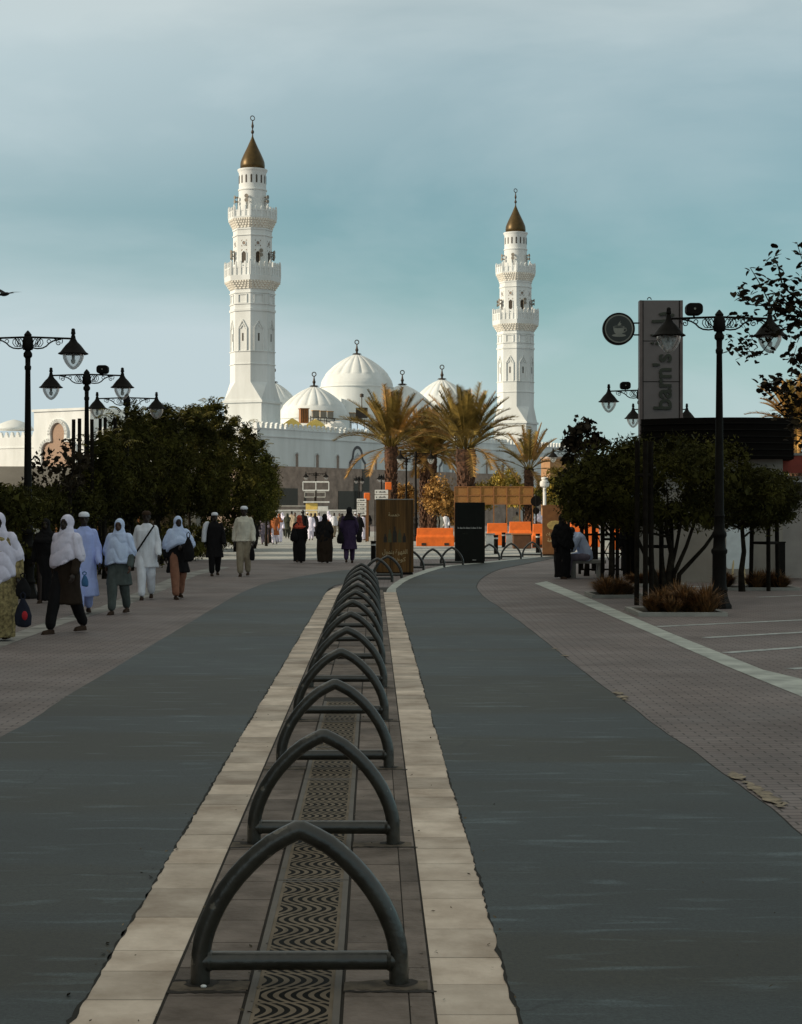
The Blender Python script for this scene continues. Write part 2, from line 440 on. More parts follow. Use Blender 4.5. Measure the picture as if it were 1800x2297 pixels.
M_seam = mat('dark_joint', (0.030, 0.024, 0.018), 0.95)

def add_chips(m, c, thr=0.70, scale=22):
    t = m.node_tree; b = t.nodes['Principled BSDF']; src = b.inputs['Base Color'].links[0].from_socket
    co = t.nodes.new('ShaderNodeTexCoord'); n = t.nodes.new('ShaderNodeTexNoise'); n.inputs['Scale'].default_value = scale; n.inputs['Detail'].default_value = 6
    t.links.new(co.outputs['Object'], n.inputs['Vector'])
    r = t.nodes.new('ShaderNodeValToRGB'); r.color_ramp.elements[0].position = thr; r.color_ramp.elements[1].position = thr+0.03
    t.links.new(n.outputs[0], r.inputs[0])
    mx = t.nodes.new('ShaderNodeMix'); mx.data_type = 'RGBA'; mx.inputs[7].default_value = (*c, 1)
    t.links.new(r.outputs[0], mx.inputs[0]); t.links.new(src, mx.inputs[6]); t.links.new(mx.outputs[2], b.inputs['Base Color'])
add_chips(M_hoop, (0.13, 0.115, 0.09), 0.655, 14)
def grate_mat():
    m = bpy.data.materials.new('cast_grate'); m.use_nodes = True
    t = m.node_tree; b = t.nodes['Principled BSDF']; l = t.links.new
    co = t.nodes.new('ShaderNodeTexCoord'); s = t.nodes.new('ShaderNodeSeparateXYZ'); l(co.outputs['Object'], s.inputs[0])
    def mth(op, a, b_=None, c=None):
        n = t.nodes.new('ShaderNodeMath'); n.operation = op
        for i, v in enumerate((a, b_)):
            if v is None: continue
            if isinstance(v, (int, float)): n.inputs[i].default_value = v
            else: l(v, n.inputs[i])
        return n.outputs[0]
    wv = mth('COSINE', mth('MULTIPLY', s.outputs[1], 2*PI/0.376))
    ph = mth('ADD', mth('MULTIPLY', s.outputs[0], 2*PI/0.040), mth('MULTIPLY', wv, 8.5))
    sl = mth('SINE', ph)
    edge = mth('LESS_THAN', mth('ABSOLUTE', s.outputs[0]), 0.120)
    slot = mth('MULTIPLY', mth('MULTIPLY', mth('GREATER_THAN', sl, 0.0), edge), mth('GREATER_THAN', mth('ABSOLUTE', wv), 0.10))
    mx = t.nodes.new('ShaderNodeMix'); mx.data_type = 'RGBA'
    mx.inputs[6].default_value = (0.19, 0.15, 0.108, 1); mx.inputs[7].default_value = (0.006, 0.005, 0.003, 1)
    nn = t.nodes.new('ShaderNodeTexNoise'); nn.inputs['Scale'].default_value = 6; l(co.outputs['Object'], nn.inputs['Vector'])
    m2 = t.nodes.new('ShaderNodeMix'); m2.data_type = 'RGBA'; m2.blend_type = 'MULTIPLY'; m2.inputs[0].default_value = 1
    mr = t.nodes.new('ShaderNodeMapRange'); mr.inputs[1].default_value = 0.3; mr.inputs[2].default_value = 0.7; mr.inputs[3].default_value = 0.75; mr.inputs[4].default_value = 1.25
    l(nn.outputs[0], mr.inputs[0])
    l(slot, mx.inputs[0]); l(mx.outputs[2], m2.inputs[6]); l(mr.outputs[0], m2.inputs[7]); l(m2.outputs[2], b.inputs['Base Color'])
    b.inputs['Roughness'].default_value = 0.8; b.inputs['Specular IOR Level'].default_value = 0.12
    bp = t.nodes.new('ShaderNodeBump'); bp.inputs['Strength'].default_value = 0.8; bp.inputs['Distance'].default_value = 0.01; bp.invert = True
    l(slot, bp.inputs['Height']); l(bp.outputs[0], b.inputs['Normal'])
    return m
M_grate = grate_mat()

def leaf(mb, c, s, nrm=None, asp=0.5, mi=0):
    n = nrm if nrm else Vector((random.gauss(0, 1), random.gauss(0, 1), random.gauss(0, 1))).normalized()
    u = n.orthogonal().normalized(); a = random.uniform(0, 2*PI); v = n.cross(u)
    u2 = u*math.cos(a) + v*math.sin(a); v2 = n.cross(u2)
    c = Vector(c)
    mb.add([c - u2*s, c - v2*s*asp, c + u2*s, c + v2*s*asp], [(0, 1, 2, 3)], mi, random.random())
# ------------------------------------------------------------------ ground
def poly_sheet(name, pts, z, m, kind='structure'):
    bm = bmesh.new()
    vs = [bm.verts.new((p[0], p[1], z)) for p in pts]
    f = bm.faces.new(vs)
    if f.normal.z < 0: f.normal_flip()
    bmesh.ops.triangulate(bm, faces=[f])
    me = bpy.data.meshes.new(name); bm.to_mesh(me); bm.free()
    me.materials.append(m)
    o = bpy.data.objects.new(name, me); col.objects.link(o)
    if kind: o['kind'] = kind
    return o
def cx(D):                       # the centre line of the hoop row
    return -0.347 - 0.0155 * (D - 6.19)
gr = MB().add([(-1500, -400, 0), (1500, -400, 0), (1500, 4000, 0), (-1500, 4000, 0)], [(0, 1, 2, 3)])
tag(gr.build('ground', M_ground), kind='structure')

def jag(pts, step=0.12, amp=0.018, seed=0.0):
    out = []
    for a, b in zip(pts, pts[1:]):
        a = Vector(a[:2]); b = Vector(b[:2]); d = b - a; n = max(1, int(d.length / step))
        nr = Vector((-d.y, d.x)).normalized() if d.length else Vector((0, 0))
        for i in range(n):
            p = a + d * (i / n)
            k = noise.noise(Vector((p.x * 1.0, p.y * 1.1, seed))) * 0.5 + noise.noise(Vector((p.x * 7, p.y * 13, seed + 5))) * 0.55 + noise.noise(Vector((p.x * 15, p.y * 31, seed + 9))) * 0.5
            out.append(p + nr * k * amp)
    out.append(Vector(pts[-1][:2]))
    return out

inner_r = [(cx(D) + 0.725, D) for D in (3.5, 10, 20, 30, 36.2)] + [G(*q)[:2] for q in ((890, 1321), (904, 1309), (921, 1299), (939, 1292), (957, 1285.5), (987, 1276), (1018, 1269.5), (1079, 1264), (1164, 1255), (1216, 1250), (1270, 1245))]
outer_r = [G(*q)[:2] for q in ((1241, 1253), (1197, 1262), (1147, 1271.5), (1118, 1278), (1092, 1289.5), (1074, 1303), (1067, 1320), (1088, 1343), (1122, 1364), (1185, 1410), (1249, 1461), (1333, 1528), (1417, 1587), (1471, 1632), (1548, 1682), (1619, 1737), (1658, 1764), (1740, 1825), (1800, 1880))] + [(2.07, 3.5)]
def smooth_line(pts, it=2):
    for _ in range(it):
        out = [pts[0]]
        for a, b in zip(pts, pts[1:]):
            a = Vector(a[:2]); b = Vector(b[:2]); out += [a.lerp(b, 0.25), a.lerp(b, 0.75)]
        pts = out + [pts[-1]]
    return pts
outer_r = smooth_line(outer_r)
poly_sheet('road', jag(inner_r, 0.045, 0.020) + jag(outer_r, 0.25, 0.012, 3.0), 0.008, M_asphalt)
inner_l = [(cx(D) - 0.725, D) for D in (3.5, 10, 20, 30, 35.6)] + [G(*q)[:2] for q in ((738, 1321), (752, 1314), (770, 1310), (800, 1300), (850, 1290), (880, 1285))]
outer_l = [G(*q)[:2] for q in ((872, 1276), (820, 1277), (780, 1279), (740, 1283), (700, 1289), (640, 1300), (597, 1308), (537, 1331), (467, 1373), (397, 1415), (327, 1457), (243, 1509), (177, 1546), (117, 1586), (61, 1625), (0, 1656))] + [(-2.95, 9), (-2.9, 3.5)]
outer_l = smooth_line(outer_l)
M_rim = mat('asphalt_lip', (0.022, 0.019, 0.014), 0.95)
off = lambda pts, dx: [(p[0]+dx, p[1]) for p in pts]
poly_sheet('road_edge', jag(off(inner_r, -0.008), 0.06, 0.022, 21.0) + jag(off(outer_r, 0.012), 0.25, 0.012, 3.0), 0.0072, M_rim)
poly_sheet('road_edge', jag(off(inner_l, 0.008), 0.06, 0.022, 33.0) + jag(off(outer_l, -0.0), 0.25, 0.012, 7.0), 0.0072, M_rim)
poly_sheet('road', jag(inner_l, 0.045, 0.020, 9.0) + jag(outer_l, 0.25, 0.012, 7.0), 0.008, M_asphalt)

# stone edging and pavers between the two lanes (real blocks, 4 mm joints)
st = MB(); pv = MB()
jb = MB()
jb.add([(cx(3.5)-0.78, 3.5, 0.002), (cx(3.5)+0.78, 3.5, 0.002), (cx(39)+0.78, 39, 0.002), (cx(39)-0.78, 39, 0.002)], [(0,1,2,3)])
tag(jb.build('joint_sand', M_seam), kind='structure')
def block(mb, x0, x1, y0, y1, zt=0.006, gap=0.004):
    a0, a1 = cx(y0), cx(y1); g = gap
    t = zt + random.uniform(-0.0012, 0.0004)
    vs = [(a0+x0+g, y0+g, 0.0025), (a0+x1-g, y0+g, 0.0025), (a1+x1-g, y1-g, 0.0025), (a1+x0+g, y1-g, 0.0025),
          (a0+x0+g, y0+g, t), (a0+x1-g, y0+g, t), (a1+x1-g, y1-g, t), (a1+x0+g, y1-g, t)]
    mb.add(vs, [(4,5,6,7),(0,1,5,4),(1,2,6,5),(2,3,7,6),(3,0,4,7)], 0, random.random())
hoopD = [6.22 + 2.63 * i for i in range(13)]
y = 3.5
while y < 36.5:
    d = random.choice((0.376, 0.376, 0.45, 0.30, 0.55))
    block(st, 0.455, 0.80, y, y+d, 0.0065, 0.004); y += d
y = 3.55
while y < 36.0:
    d = random.choice((0.376, 0.376, 0.48, 0.30, 0.55))
    block(st, -0.80, -0.455, y, y+d, 0.0065, 0.004); y += d
r0 = 6.22 - 7*0.376 - 0.16
k = 0; y = r0
while y < 37.5:
    d = 0.376
    edge = (k % 7 == 6)
    if edge: d = 0.376 - 0.002
    block(pv, -0.452, -0.182, y, y+d, 0.006, 0.005)
    block(pv, 0.150, 0.372, y, y+d, 0.006, 0.003)
    block(pv, 0.372, 0.452, y, y+d, 0.006, 0.002)
    if y > 15.6: block(pv, -0.180, 0.148, y, y+d, 0.006, 0.007)
    y += d; k += 1
kb = st.build('kerb', M_cream, attr=True); tag(kb, kind='structure')
pb = pv.build('pavement', M_paver, attr=True); tag(pb, kind='structure')
# curved ends of the kerb
def ribbon(name, pts, wdt, z, m, kind='structure', side=0):
    mb = MB(); pts = [Vector(p[:2]) for p in pts]
    L_, R_ = [], []
    for i, p in enumerate(pts):
        t = (pts[min(i+1, len(pts)-1)] - pts[max(0, i-1)]).normalized(); n_ = Vector((-t.y, t.x))
        ww = wdt if not isinstance(wdt, (list, tuple)) else wdt[i]
        L_.append(p + n_*ww*(0.5+side)); R_.append(p - n_*ww*(0.5-side))
    for i in range(len(pts)-1):
        mb.add([(*R_[i], z), (*R_[i+1], z), (*L_[i+1], z), (*L_[i], z)], [(0,1,2,3)])
    o = mb.build(name, m, attr=True)
    if kind: o['kind'] = kind
    return o
ribbon('kerb', [G(*q) for q in ((884, 1334), (888, 1322), (901, 1310), (918, 1300), (937, 1292.5), (956, 1286), (986, 1276.5), (1018, 1270), (1079, 1264.5), (1164, 1255.5), (1216, 1250.5))], [0.34, 0.36, 0.4, 0.45, 0.5, 0.55, 0.7, 0.8, 0.8, 0.8, 0.8], 0.0045, M_line)
ribbon('kerb', [(cx(35.5)-0.62, 35.5), (cx(36)-0.55, 37), (-1.30, 38.5), (-1.15, 40)], 0.32, 0.0045, M_cream)

for i in range(8):
    y0 = r0 + 0.376*4*i
    mb = MB()
    L_ = 1.504
    mb.box((0, 0, 0), (0.315, L_-0.012, 0.004))
    o = mb.build('drain_grate', M_grate, loc=(cx(y0+L_/2)-0.0165, y0+L_/2, 0.0065), rz=math.atan(0.0155))
    fr = MB()
    for sx_ in (-1, 1): fr.box((sx_*0.1455, 0, 0.0028), (0.024, L_-0.014, 0.0036))
    for sy_ in (-1, 1): fr.box((0, sy_*(L_/2-0.022), 0.0026), (0.264, 0.02, 0.0032))
    fr.build('rim', mat('grate_rim', (0.145, 0.125, 0.105), 0.75) if i == 0 else bpy.data.materials['grate_rim'], parent=o)
    where = ['at the very bottom edge of the photo', 'under the nearest hoop', 'just past the nearest hoop', 'in front of the second nearest hoop', 'just past the second nearest hoop', 'in front of the fourth hoop from the camera', 'under the fourth hoop from the camera', 'last cast grate of the drain, before plain pavers begin']
    wl = ['at the bottom edge of the photo', 'directly under the nearest hoop', 'between the nearest and second hoop', 'under the second nearest hoop', 'between the second and third hoop', 'under the third nearest hoop', 'just in front of the fourth hoop', 'last one before plain pavers begin']
    tag(o, 'cast iron drain grate with wavy slots, ' + wl[i], 'drain grate', 'drain grates down the middle of the pavers')

# pale bands and lines in the paving
poly_sheet('pavement_band', [G(*q) for q in ((1227, 1304), (1300, 1333), (1501, 1419), (1712, 1503), (1800, 1524), (2300, 1730), (2300, 1800), (1800, 1564), (1628, 1494), (1493, 1435), (1261, 1334), (1200, 1309))], 0.004, M_line)
for q in (((1476, 1406), (1800, 1391), (2000, 1382)), ((1582, 1431), (1800, 1418.6), (2000, 1407)), ((1628, 1465), (1800, 1452), (2000, 1438)), ((1771, 1501), (1900, 1494), (2100, 1484)), ((1350, 1322), (1500, 1318), (1700, 1312)), ((1700, 1340), (1800, 1336), (1900, 1332))):
    ribbon('ground_marking', [G(*p) for p in q], 0.16, 0.0042, M_paint)
ribbon('pavement_band', [G(-60, 1462), G(9, 1438), G(127, 1397), G(247, 1363), G(330, 1330), G(422, 1290), G(500, 1272)], [0.40, 0.36, 0.32, 0.38, 0.45, 0.5, 0.5], 0.004, mat('left_paving_band', (0.30, 0.285, 0.26), 0.85, var=0.35, scale=1.5, bump=0.1))
M_plazalit = paving('sunlit_plaza_paving', (0.40, 0.40, 0.37), (0.34, 0.34, 0.32), (0.2, 0.19, 0.17), 0.6, 0.3)  # sunlight beyond the shadow edge is put into this paler paving colour
poly_sheet('sunlit_plaza', [(-22, 61.5), (-6, 61.0), (4, 63), (22, 66), (40, 150), (-40, 150)], 0.0035, M_plazalit)

# ------------------------------------------------------------------ bicycle hoops
def make_hoop(loc, rz, label, src=None):
    if src:
        o = copy_tree(src)
    else:
        o = empty('bike_hoop')
        hw, hh, r = 0.346, 0.538, 0.0345
        pts = []
        # pointed arch: each side is an arc
        tab = [(1.0, 0.13), (0.995, 0.20), (0.975, 0.28), (0.94, 0.36), (0.885, 0.445), (0.82, 0.53), (0.735, 0.615), (0.64, 0.695), (0.53, 0.772), (0.41, 0.845), (0.285, 0.908), (0.155, 0.955), (0.06, 0.985), (0.015, 0.999)]
        pts_r = [(hw * a_, hh * b_) for a_, b_ in tab]
        side = [(hw, -0.01), (hw, 0.05)] + pts_r
        full = [(x_, z_) for x_, z_ in side] + [(-x_, z_) for x_, z_ in side[::-1]]
        ft = []
        for i, (x_, z_) in enumerate(full):
            ft.append((x_, 0, z_))
        mb = MB(); mb.tube(ft, r, 14)
        a = mb.build('arch', M_hoop, o, auto=40)
        mb = MB(); mb.tube([(-hw, 0, 0.082), (0, 0, 0.082), (hw, 0, 0.082)], 0.033, 14)
        mb.build('crossbar', M_hoop, o, auto=40)
        mb = MB()
        for s_ in (-1, 1):       # weld beads where the bar meets the arch
            mb = MB(); mb.tube([(s_*(hw-0.028), 0, 0.082), (s_*(hw-0.042), 0, 0.082)], [0.040, 0.034], 14)
            mb.build('weld_collar', M_hoop, o, auto=40)
    o.location = loc; o.rotation_euler = (0, 0, rz)
    tag(o, label, 'bike hoop', 'pointed-arch hoops between the cycle lanes')
    return o
ordn = ['nearest', 'second', 'third', 'fourth', 'fifth', 'sixth', 'seventh', 'eighth', 'ninth', 'tenth', 'eleventh', 'twelfth', 'thirteenth']
hoop0 = None
for i, D in enumerate(hoopD):
    lab = 'dark steel pointed-arch hoop in the straight row, ' + (ordn[i] + ' from the camera' if i else 'nearest to the camera')
    h_ = make_hoop((cx(D) + (0.004 if i % 3 else -0.006), D, 0.004), (0.012, -0.02, 0.03, 0.0, 0.022, -0.008, 0.035)[i % 7], lab, hoop0)
    h_.rotation_euler.x = (0.0, 0.012, -0.018, 0.008, -0.006)[i % 5]
    hoop0 = hoop0 or h_
far = [((847, 1305.6), 42.0, 'first after the straight row, left leg beside the brown wood advert'), ((870, 1297), 44.5, 'standing in front of the brown wood advert'),
       ((923, 1279), 50.5, 'half hidden behind the right edge of the brown wood advert'), ((971, 1273), 53, 'between the wood advert and the black advert'),
       ((1014, 1267), 55.5, 'overlapping the left edge of the black advert'), ((1060, 1262), 58.9, 'hidden behind the black advert'),
       ((1098, 1258), 61, 'just right of the black advert'), ((1147, 1254), 62.6, 'second to the right of the black advert'), ((1194, 1249.5), 65.3, 'last of the curve, beside the rust coloured advert')]
for (px, py), D, t_ in far:
    if t_.startswith('hidden'): continue
    make_hoop((X(px, D), D, 0.005), 0, 'dark steel pointed-arch hoop, ' + t_, hoop0)
# damp slab strip at each hoop
random.seed(31)
seam = MB(); silt = MB()
for i, D in enumerate(hoopD):
    a0 = cx(D)
    n_ = 14
    def strip_poly(y0, y1, x0, x1, amp, z):
        up_ = [(x0+(x1-x0)*k/n_, y1+random.uniform(-amp, amp), z) for k in range(n_+1)]; lo = [(x0+(x1-x0)*k/n_, y0+random.uniform(-amp, amp), z) for k in range(n_+1)]
        return lo, up_
    for (m_, ya, yb, xa, xb, amp, z) in ((silt, D-0.10, D+0.03, a0-0.45, a0-0.18, 0.02, 0.0069), (silt, D-0.09, D+0.03, a0+0.15, a0+0.44, 0.02, 0.0069), (seam, D-0.125, D-0.10, a0-0.455, a0-0.18, 0.009, 0.0074), (seam, D-0.12, D-0.095, a0+0.15, a0+0.47, 0.009, 0.0074), (seam, D+0.03, D+0.045, a0-0.45, a0-0.18, 0.006, 0.0074)):
        lo, up_ = strip_poly(ya, yb, xa, xb, amp, z)
        for k in range(n_): m_.add([lo[k], lo[k+1], up_[k+1], up_[k]], [(0, 1, 2, 3)])
    for s_ in (-1, 1):
        seam.add([(a0+s_*0.346+0.062*math.cos(2*PI*k/14)*random.uniform(0.8, 1.2), D+0.055*math.sin(2*PI*k/14)*random.uniform(0.8, 1.2), 0.0079) for k in range(14)], [tuple(range(14))])
tag(seam.build('pavement_joint', M_seam), kind='structure')
tag(silt.build('pavement_silt', mat('silt', (0.135, 0.105, 0.075), 0.95, var=0.3, scale=12)), kind='structure')

# worn pale patches along the right edge of the lane, litter and grit
random.seed(77)
wp = MB()
for (a_, b_, n_) in ((( 1640, 1742), (1745, 1815), 16), ((1372, 1552), (1402, 1578), 7), ((1240, 1460), (1262, 1476), 4)):
    for k in range(n_):
        t_ = k/(n_-1); p = G(a_[0]+(b_[0]-a_[0])*t_+6, a_[1]+(b_[1]-a_[1])*t_-4)
        rr_ = random.uniform(0.012, 0.055)
        wp.add([(p.x+random.uniform(-.02, .03)+rr_*math.cos(2*PI*j/9)*random.uniform(.6, 1.3), p.y+rr_*2.0*math.sin(2*PI*j/9)*random.uniform(.6, 1.3), 0.0092+0.0001*k) for j in range(9)], [tuple(range(9))])
tag(wp.build('ground_marking', mat('worn_edge_paint', (0.31, 0.245, 0.17), 0.85, var=0.35, scale=14)), kind='structure')
lt = MB()
for k in range(420):
    D = 5 + 32*random.random()**1.5
    side = random.choice((-0.73, 0.73, -0.45, 0.45, -0.18, 0.15))
    x_ = cx(D) + side + random.gauss(0, 0.035) if random.random() < 0.7 else random.uniform(-3.5, 4.5)*D/15
    s_ = random.uniform(0.004, 0.013)
    c = Vector((x_, D, 0.0105 + random.uniform(0, 0.004)))
    leaf(lt, c, s_, Vector((random.gauss(0, .35), random.gauss(0, .35), 1)).normalized(), 0.55)
tag(lt.build('litter', mat('litter_bits', (0.16, 0.12, 0.07), 0.9, var=0.5, scale=30, rnd=0.6), attr=True), 'small dry leaves and grit scattered over the paving and lanes', 'litter', kind='stuff')
pbb = MB().ell((0, 0, 0), (0.011, 0.008, 0.006)).build('pebble', mat('white_scrap', (0.8, 0.8, 0.78), 0.6), smooth=True, loc=(X(460, 6.2), 6.16, 0.012))
tag(pbb, 'tiny white scrap at the left foot of the nearest hoop', 'scrap')

# ------------------------------------------------------------------ street lamps
def make_lamp():
    o = empty('street_lamp')
    mb = MB()
    mb.lathe([(0, 0.215), (0.05, 0.215), (0.09, 0.19), (0.2, 0.15), (0.27, 0.14)], 8, rot=PI/8)
    mb.lathe([(0.27, 0.135), (0.32, 0.15), (0.36, 0.135), (0.40, 0.122), (0.92, 0.118), (0.96, 0.14), (1.0, 0.14), (1.04, 0.11), (1.2, 0.10), (1.24, 0.125), (1.29, 0.125), (1.34, 0.095),
              (1.55, 0.085), (1.58, 0.10), (1.62, 0.082), (3.2, 0.064), (4.35, 0.05), (4.37, 0.062), (4.42, 0.066), (4.45, 0.05), (4.58, 0.052), (4.62, 0.085), (4.67, 0.085), (4.72, 0.055), (4.76, 0.055)], 14)
    mb.lathe([(4.74, 0.09), (4.78, 0.11), (4.93, 0.10), (4.97, 0.09), (5.0, 0.07), (5.03, 0.075), (5.07, 0.045), (5.11, 0.01)], 10)
    mb.build('pole', M_black, o, auto=35)
    mb = MB()
    mb.tube([(-0.86, 0, 4.955), (0, 0, 4.985), (0.86, 0, 4.955)], 0.019, 8)
    for s in (-1, 1):
        # big S-shaped bracket and scrolls
        def c(pts, r): mb.tube([(s*x_, 0, z_) for x_, z_ in pts], r, 6)
        c([(0.08, 4.78), (0.18, 4.765), (0.28, 4.775), (0.35, 4.81), (0.41, 4.87), (0.48, 4.91), (0.56, 4.93), (0.64, 4.945)], 0.014)
        c([(0.08, 4.80), (0.16, 4.86), (0.22, 4.93), (0.26, 4.97)], 0.010)
        for k in range(3):      # leaf-shaped loops
            x0 = 0.13 + 0.05*k
            c([(x0, 4.955), (x0+0.05, 4.93), (x0+0.06, 4.87), (x0+0.02, 4.81), (x0-0.03, 4.80), (x0-0.045, 4.85), (x0-0.02, 4.92), (x0, 4.955)], 0.008)
        sp = []
        for k in range(16):     # spiral near the outer end
            a = k*0.55; rr = 0.055*(1-k/19)
            sp.append((0.585+rr*math.cos(a+PI/2), 4.875+rr*math.sin(a+PI/2)))
        c([(0.50, 4.95), (0.53, 4.94)] + sp, 0.009)
        c([(0.66, 4.94), (0.66, 4.90), (0.645, 4.86)], 0.009)
        sp = [(0.40+0.035*math.cos(k*0.6), 4.905+0.035*math.sin(k*0.6)) for k in range(9)]
        c(sp, 0.008)
    mb.build('arm', M_black, o, auto=50)
    for s in (-1, 1):
        mb = MB()
        mb.lathe([(4.655, 0.27), (4.665, 0.292), (4.675, 0.285), (4.70, 0.245), (4.76, 0.20), (4.83, 0.145), (4.89, 0.085), (4.95, 0.05), (5.0, 0.042), (5.03, 0.03), (5.045, 0.045), (5.08, 0.042), (5.10, 0.036), (5.13, 0.038), (5.15, 0.02)], 18, (s*0.865, 0, 0))
        h = mb.build('lantern', M_black, o, auto=40)
        mb = MB()
        mb.lathe([(4.652, 0.205), (4.58, 0.195), (4.50, 0.16), (4.43, 0.11), (4.385, 0.06), (4.365, 0.015)], 20, (s*0.865, 0, 0), cap=False)
        mb.build('glass_bowl', M_glass, h, smooth=True)
        mb = MB()
        mb.lathe([(4.64, 0.03), (4.56, 0.03), (4.55, 0.045), (4.50, 0.04), (4.47, 0.01)], 10, (s*0.865, 0, 0))
        mb.build('bulb', mat('bulb_white', (0.6, 0.6, 0.58), 0.4) if 'bulb_white' not in bpy.data.materials else bpy.data.materials['bulb_white'], h, smooth=True)
    return o
def rounded_rect(w_, h_, r, n=5):
    out = []
    for cx_, cy_, a0 in ((w_/2-r, h_/2-r, 0), (-w_/2+r, h_/2-r, 90), (-w_/2+r, -h_/2+r, 180), (w_/2-r, -h_/2+r, 270)):
        for i in range(n+1):
            a = R(a0 + 90*i/n); out.append((cx_ + r*math.cos(a), cy_ + r*math.sin(a)))
    return out
MXZ = Matrix(((1,0,0),(0,0,-1),(0,1,0)))     # local xy drawn in the xz plane, extruded towards -y
def speaker(x, y, z, label):
    o = MB().prism(rounded_rect(0.285, 0.205, 0.075), -0.11, 0.11, M=MXZ).build('loudspeaker', M_black, loc=(x, y, z), bevel=0.02)
    MB().prism([(0.018*math.cos(k*PI/6), 0.018*math.sin(k*PI/6)) for k in range(12)], 0.108, 0.125, M=MXZ).build('badge', M_signcream, o)
    MB().box((0, 0, -0.115), (0.03, 0.03, 0.09)).build('bracket', M_black, o)
    tag(o, label, 'loudspeaker', 'loudspeakers on the lamp arms')
lamp0 = make_lamp()
lamps = [(1614, 30.5, 0, 'nearest street lamp on the right, its base beside the dry grass planter'),
         (1437, 48.8, 0, 'black street lamp whose left lantern hangs beside the round coffee cup sign'),
         (1481, 57.5, 0, 'black street lamp mostly hidden behind the tall shop sign pylon'),
         (1276.5, 97.8, 0, 'distant street lamp right of the palms in front of the brown tower'),
         (63, 34.0, 0, 'nearest street lamp on the left, with one lantern cut off by the photo edge'),
         (195, 43.2, 0, 'second street lamp on the left, with a loudspeaker above its right arm'),
         (285, 52, 0, 'third street lamp on the left, rising out of the dark tree'),
         (350, 62, 0, 'furthest street lamp on the left, almost lost in the dark foliage'),
         (933, 101, 0, 'street lamp in front of the palms, right above the wood advert'),
         (912, 112, 0, 'street lamp close behind the one before the palms'),
         (709, 154, 0, 'small distant lamp before the brown wall with both lanterns lit by sky'),
         (856, 165, 1.35, 'distant lamp half hidden by the trunk of the left palm'),
         (806, 172, 1.25, 'distant lamp seen end-on below the trefoil arch of the wall')]
for i, (px, D, rz, lab) in enumerate(lamps):
    o = lamp0 if i == 0 else copy_tree(lamp0)
    o.location = (X(px, D), D, 0); o.rotation_euler = (0, 0, rz)
    tag(o, lab, 'street lamp', 'black twin-lantern street lamps')
speaker(X(1557, 30.5), 30.5, Z(694, 30.5), 'black rounded loudspeaker on the nearest right street lamp')
speaker(X(1403, 48.8), 48.8, Z(865, 48.8), 'black rounded loudspeaker on the lamp beside the round coffee sign')
speaker(X(231, 43.2), 43.2, Z(829, 43.2), 'black rounded loudspeaker on the second left street lamp')
for px, t_ in ((1259, 'left'), (1290, 'right')):
    speaker(X(px, 97.8), 97.8, Z(1007, 97.8), 'black loudspeaker above the %s arm of the distant right lamp' % t_)

# ------------------------------------------------------------------ writing
ISO = {'ا': ('\uFE8D', '\uFE8E', None, None), 'ل': ('\uFEDD', '\uFEDE', '\uFEDF', '\uFEE0'), 'ق': ('\uFED5', '\uFED6', '\uFED7', '\uFED8'), 'ه': ('\uFEE9', '\uFEEA', '\uFEEB', '\uFEEC'),
       'و': ('\uFEED', '\uFEEE', None, None), 'ة': ('\uFE93', '\uFE94', None, None), 'ب': ('\uFE8F', '\uFE90', '\uFE91', '\uFE92'), 'ن': ('\uFEE5', '\uFEE6', '\uFEE7', '\uFEE8'),
       'ر': ('\uFEAD', '\uFEAE', None, None), 'ز': ('\uFEAF', '\uFEB0', None, None), 'ت': ('\uFE95', '\uFE96', '\uFE97', '\uFE98'), 'م': ('\uFEE1', '\uFEE2', '\uFEE3', '\uFEE4'),
       'ي': ('\uFEF1', '\uFEF2', '\uFEF3', '\uFEF4'), 'ض': ('\uFEBD', '\uFEBE', '\uFEBF', '\uFEC0'), 'ك': ('\uFED9', '\uFEDA', '\uFEDB', '\uFEDC'), 'د': ('\uFEA9', '\uFEAA', None, None), 'خ': ('\uFEA5', '\uFEA6', '\uFEA7', '\uFEA8'), 'س': ('\uFEB1', '\uFEB2', '\uFEB3', '\uFEB4'), 'ف': ('\uFED1', '\uFED2', '\uFED3', '\uFED4')}
def arab(s):
    out = []
    for i, ch in enumerate(s):
        if ch not in ISO: out.append(ch); continue
        prev = i > 0 and s[i-1] in ISO and ISO[s[i-1]][2] is not None
        nxt = i+1 < len(s) and s[i+1] in ISO and ISO[ch][2] is not None
        f = ISO[ch]
        out.append(f[3] if prev and nxt else f[1] if prev else f[2] if nxt else f[0])
    return ''.join(out[::-1])
def text(s, size, m, parent, loc, rot=(R(90), 0, 0), ext=0.004, bold=0.0, width=None, name='lettering'):
    c = bpy.data.curves.new('lettering', 'FONT'); c.body = s; c.size = size; c.extrude = ext; c.offset = bold
    c.align_x = 'CENTER'; c.align_y = 'CENTER'
    t = bpy.data.objects.new('tmp', c); work.collection.objects.link(t)
    me = evaluated_mesh(t)
    bpy.data.objects.remove(t)
    me.materials.clear(); me.materials.append(m)
    if width and len(me.vertices):
        xs = [v.co.x for v in me.vertices]; k = width / (max(xs) - min(xs)); mxx = (max(xs)+min(xs))/2
        for v in me.vertices: v.co.x = (v.co.x - mxx) * k
    o = bpy.data.objects.new(name, me); col.objects.link(o)
    o.location = loc; o.rotation_euler = rot; o.parent = parent
    return o

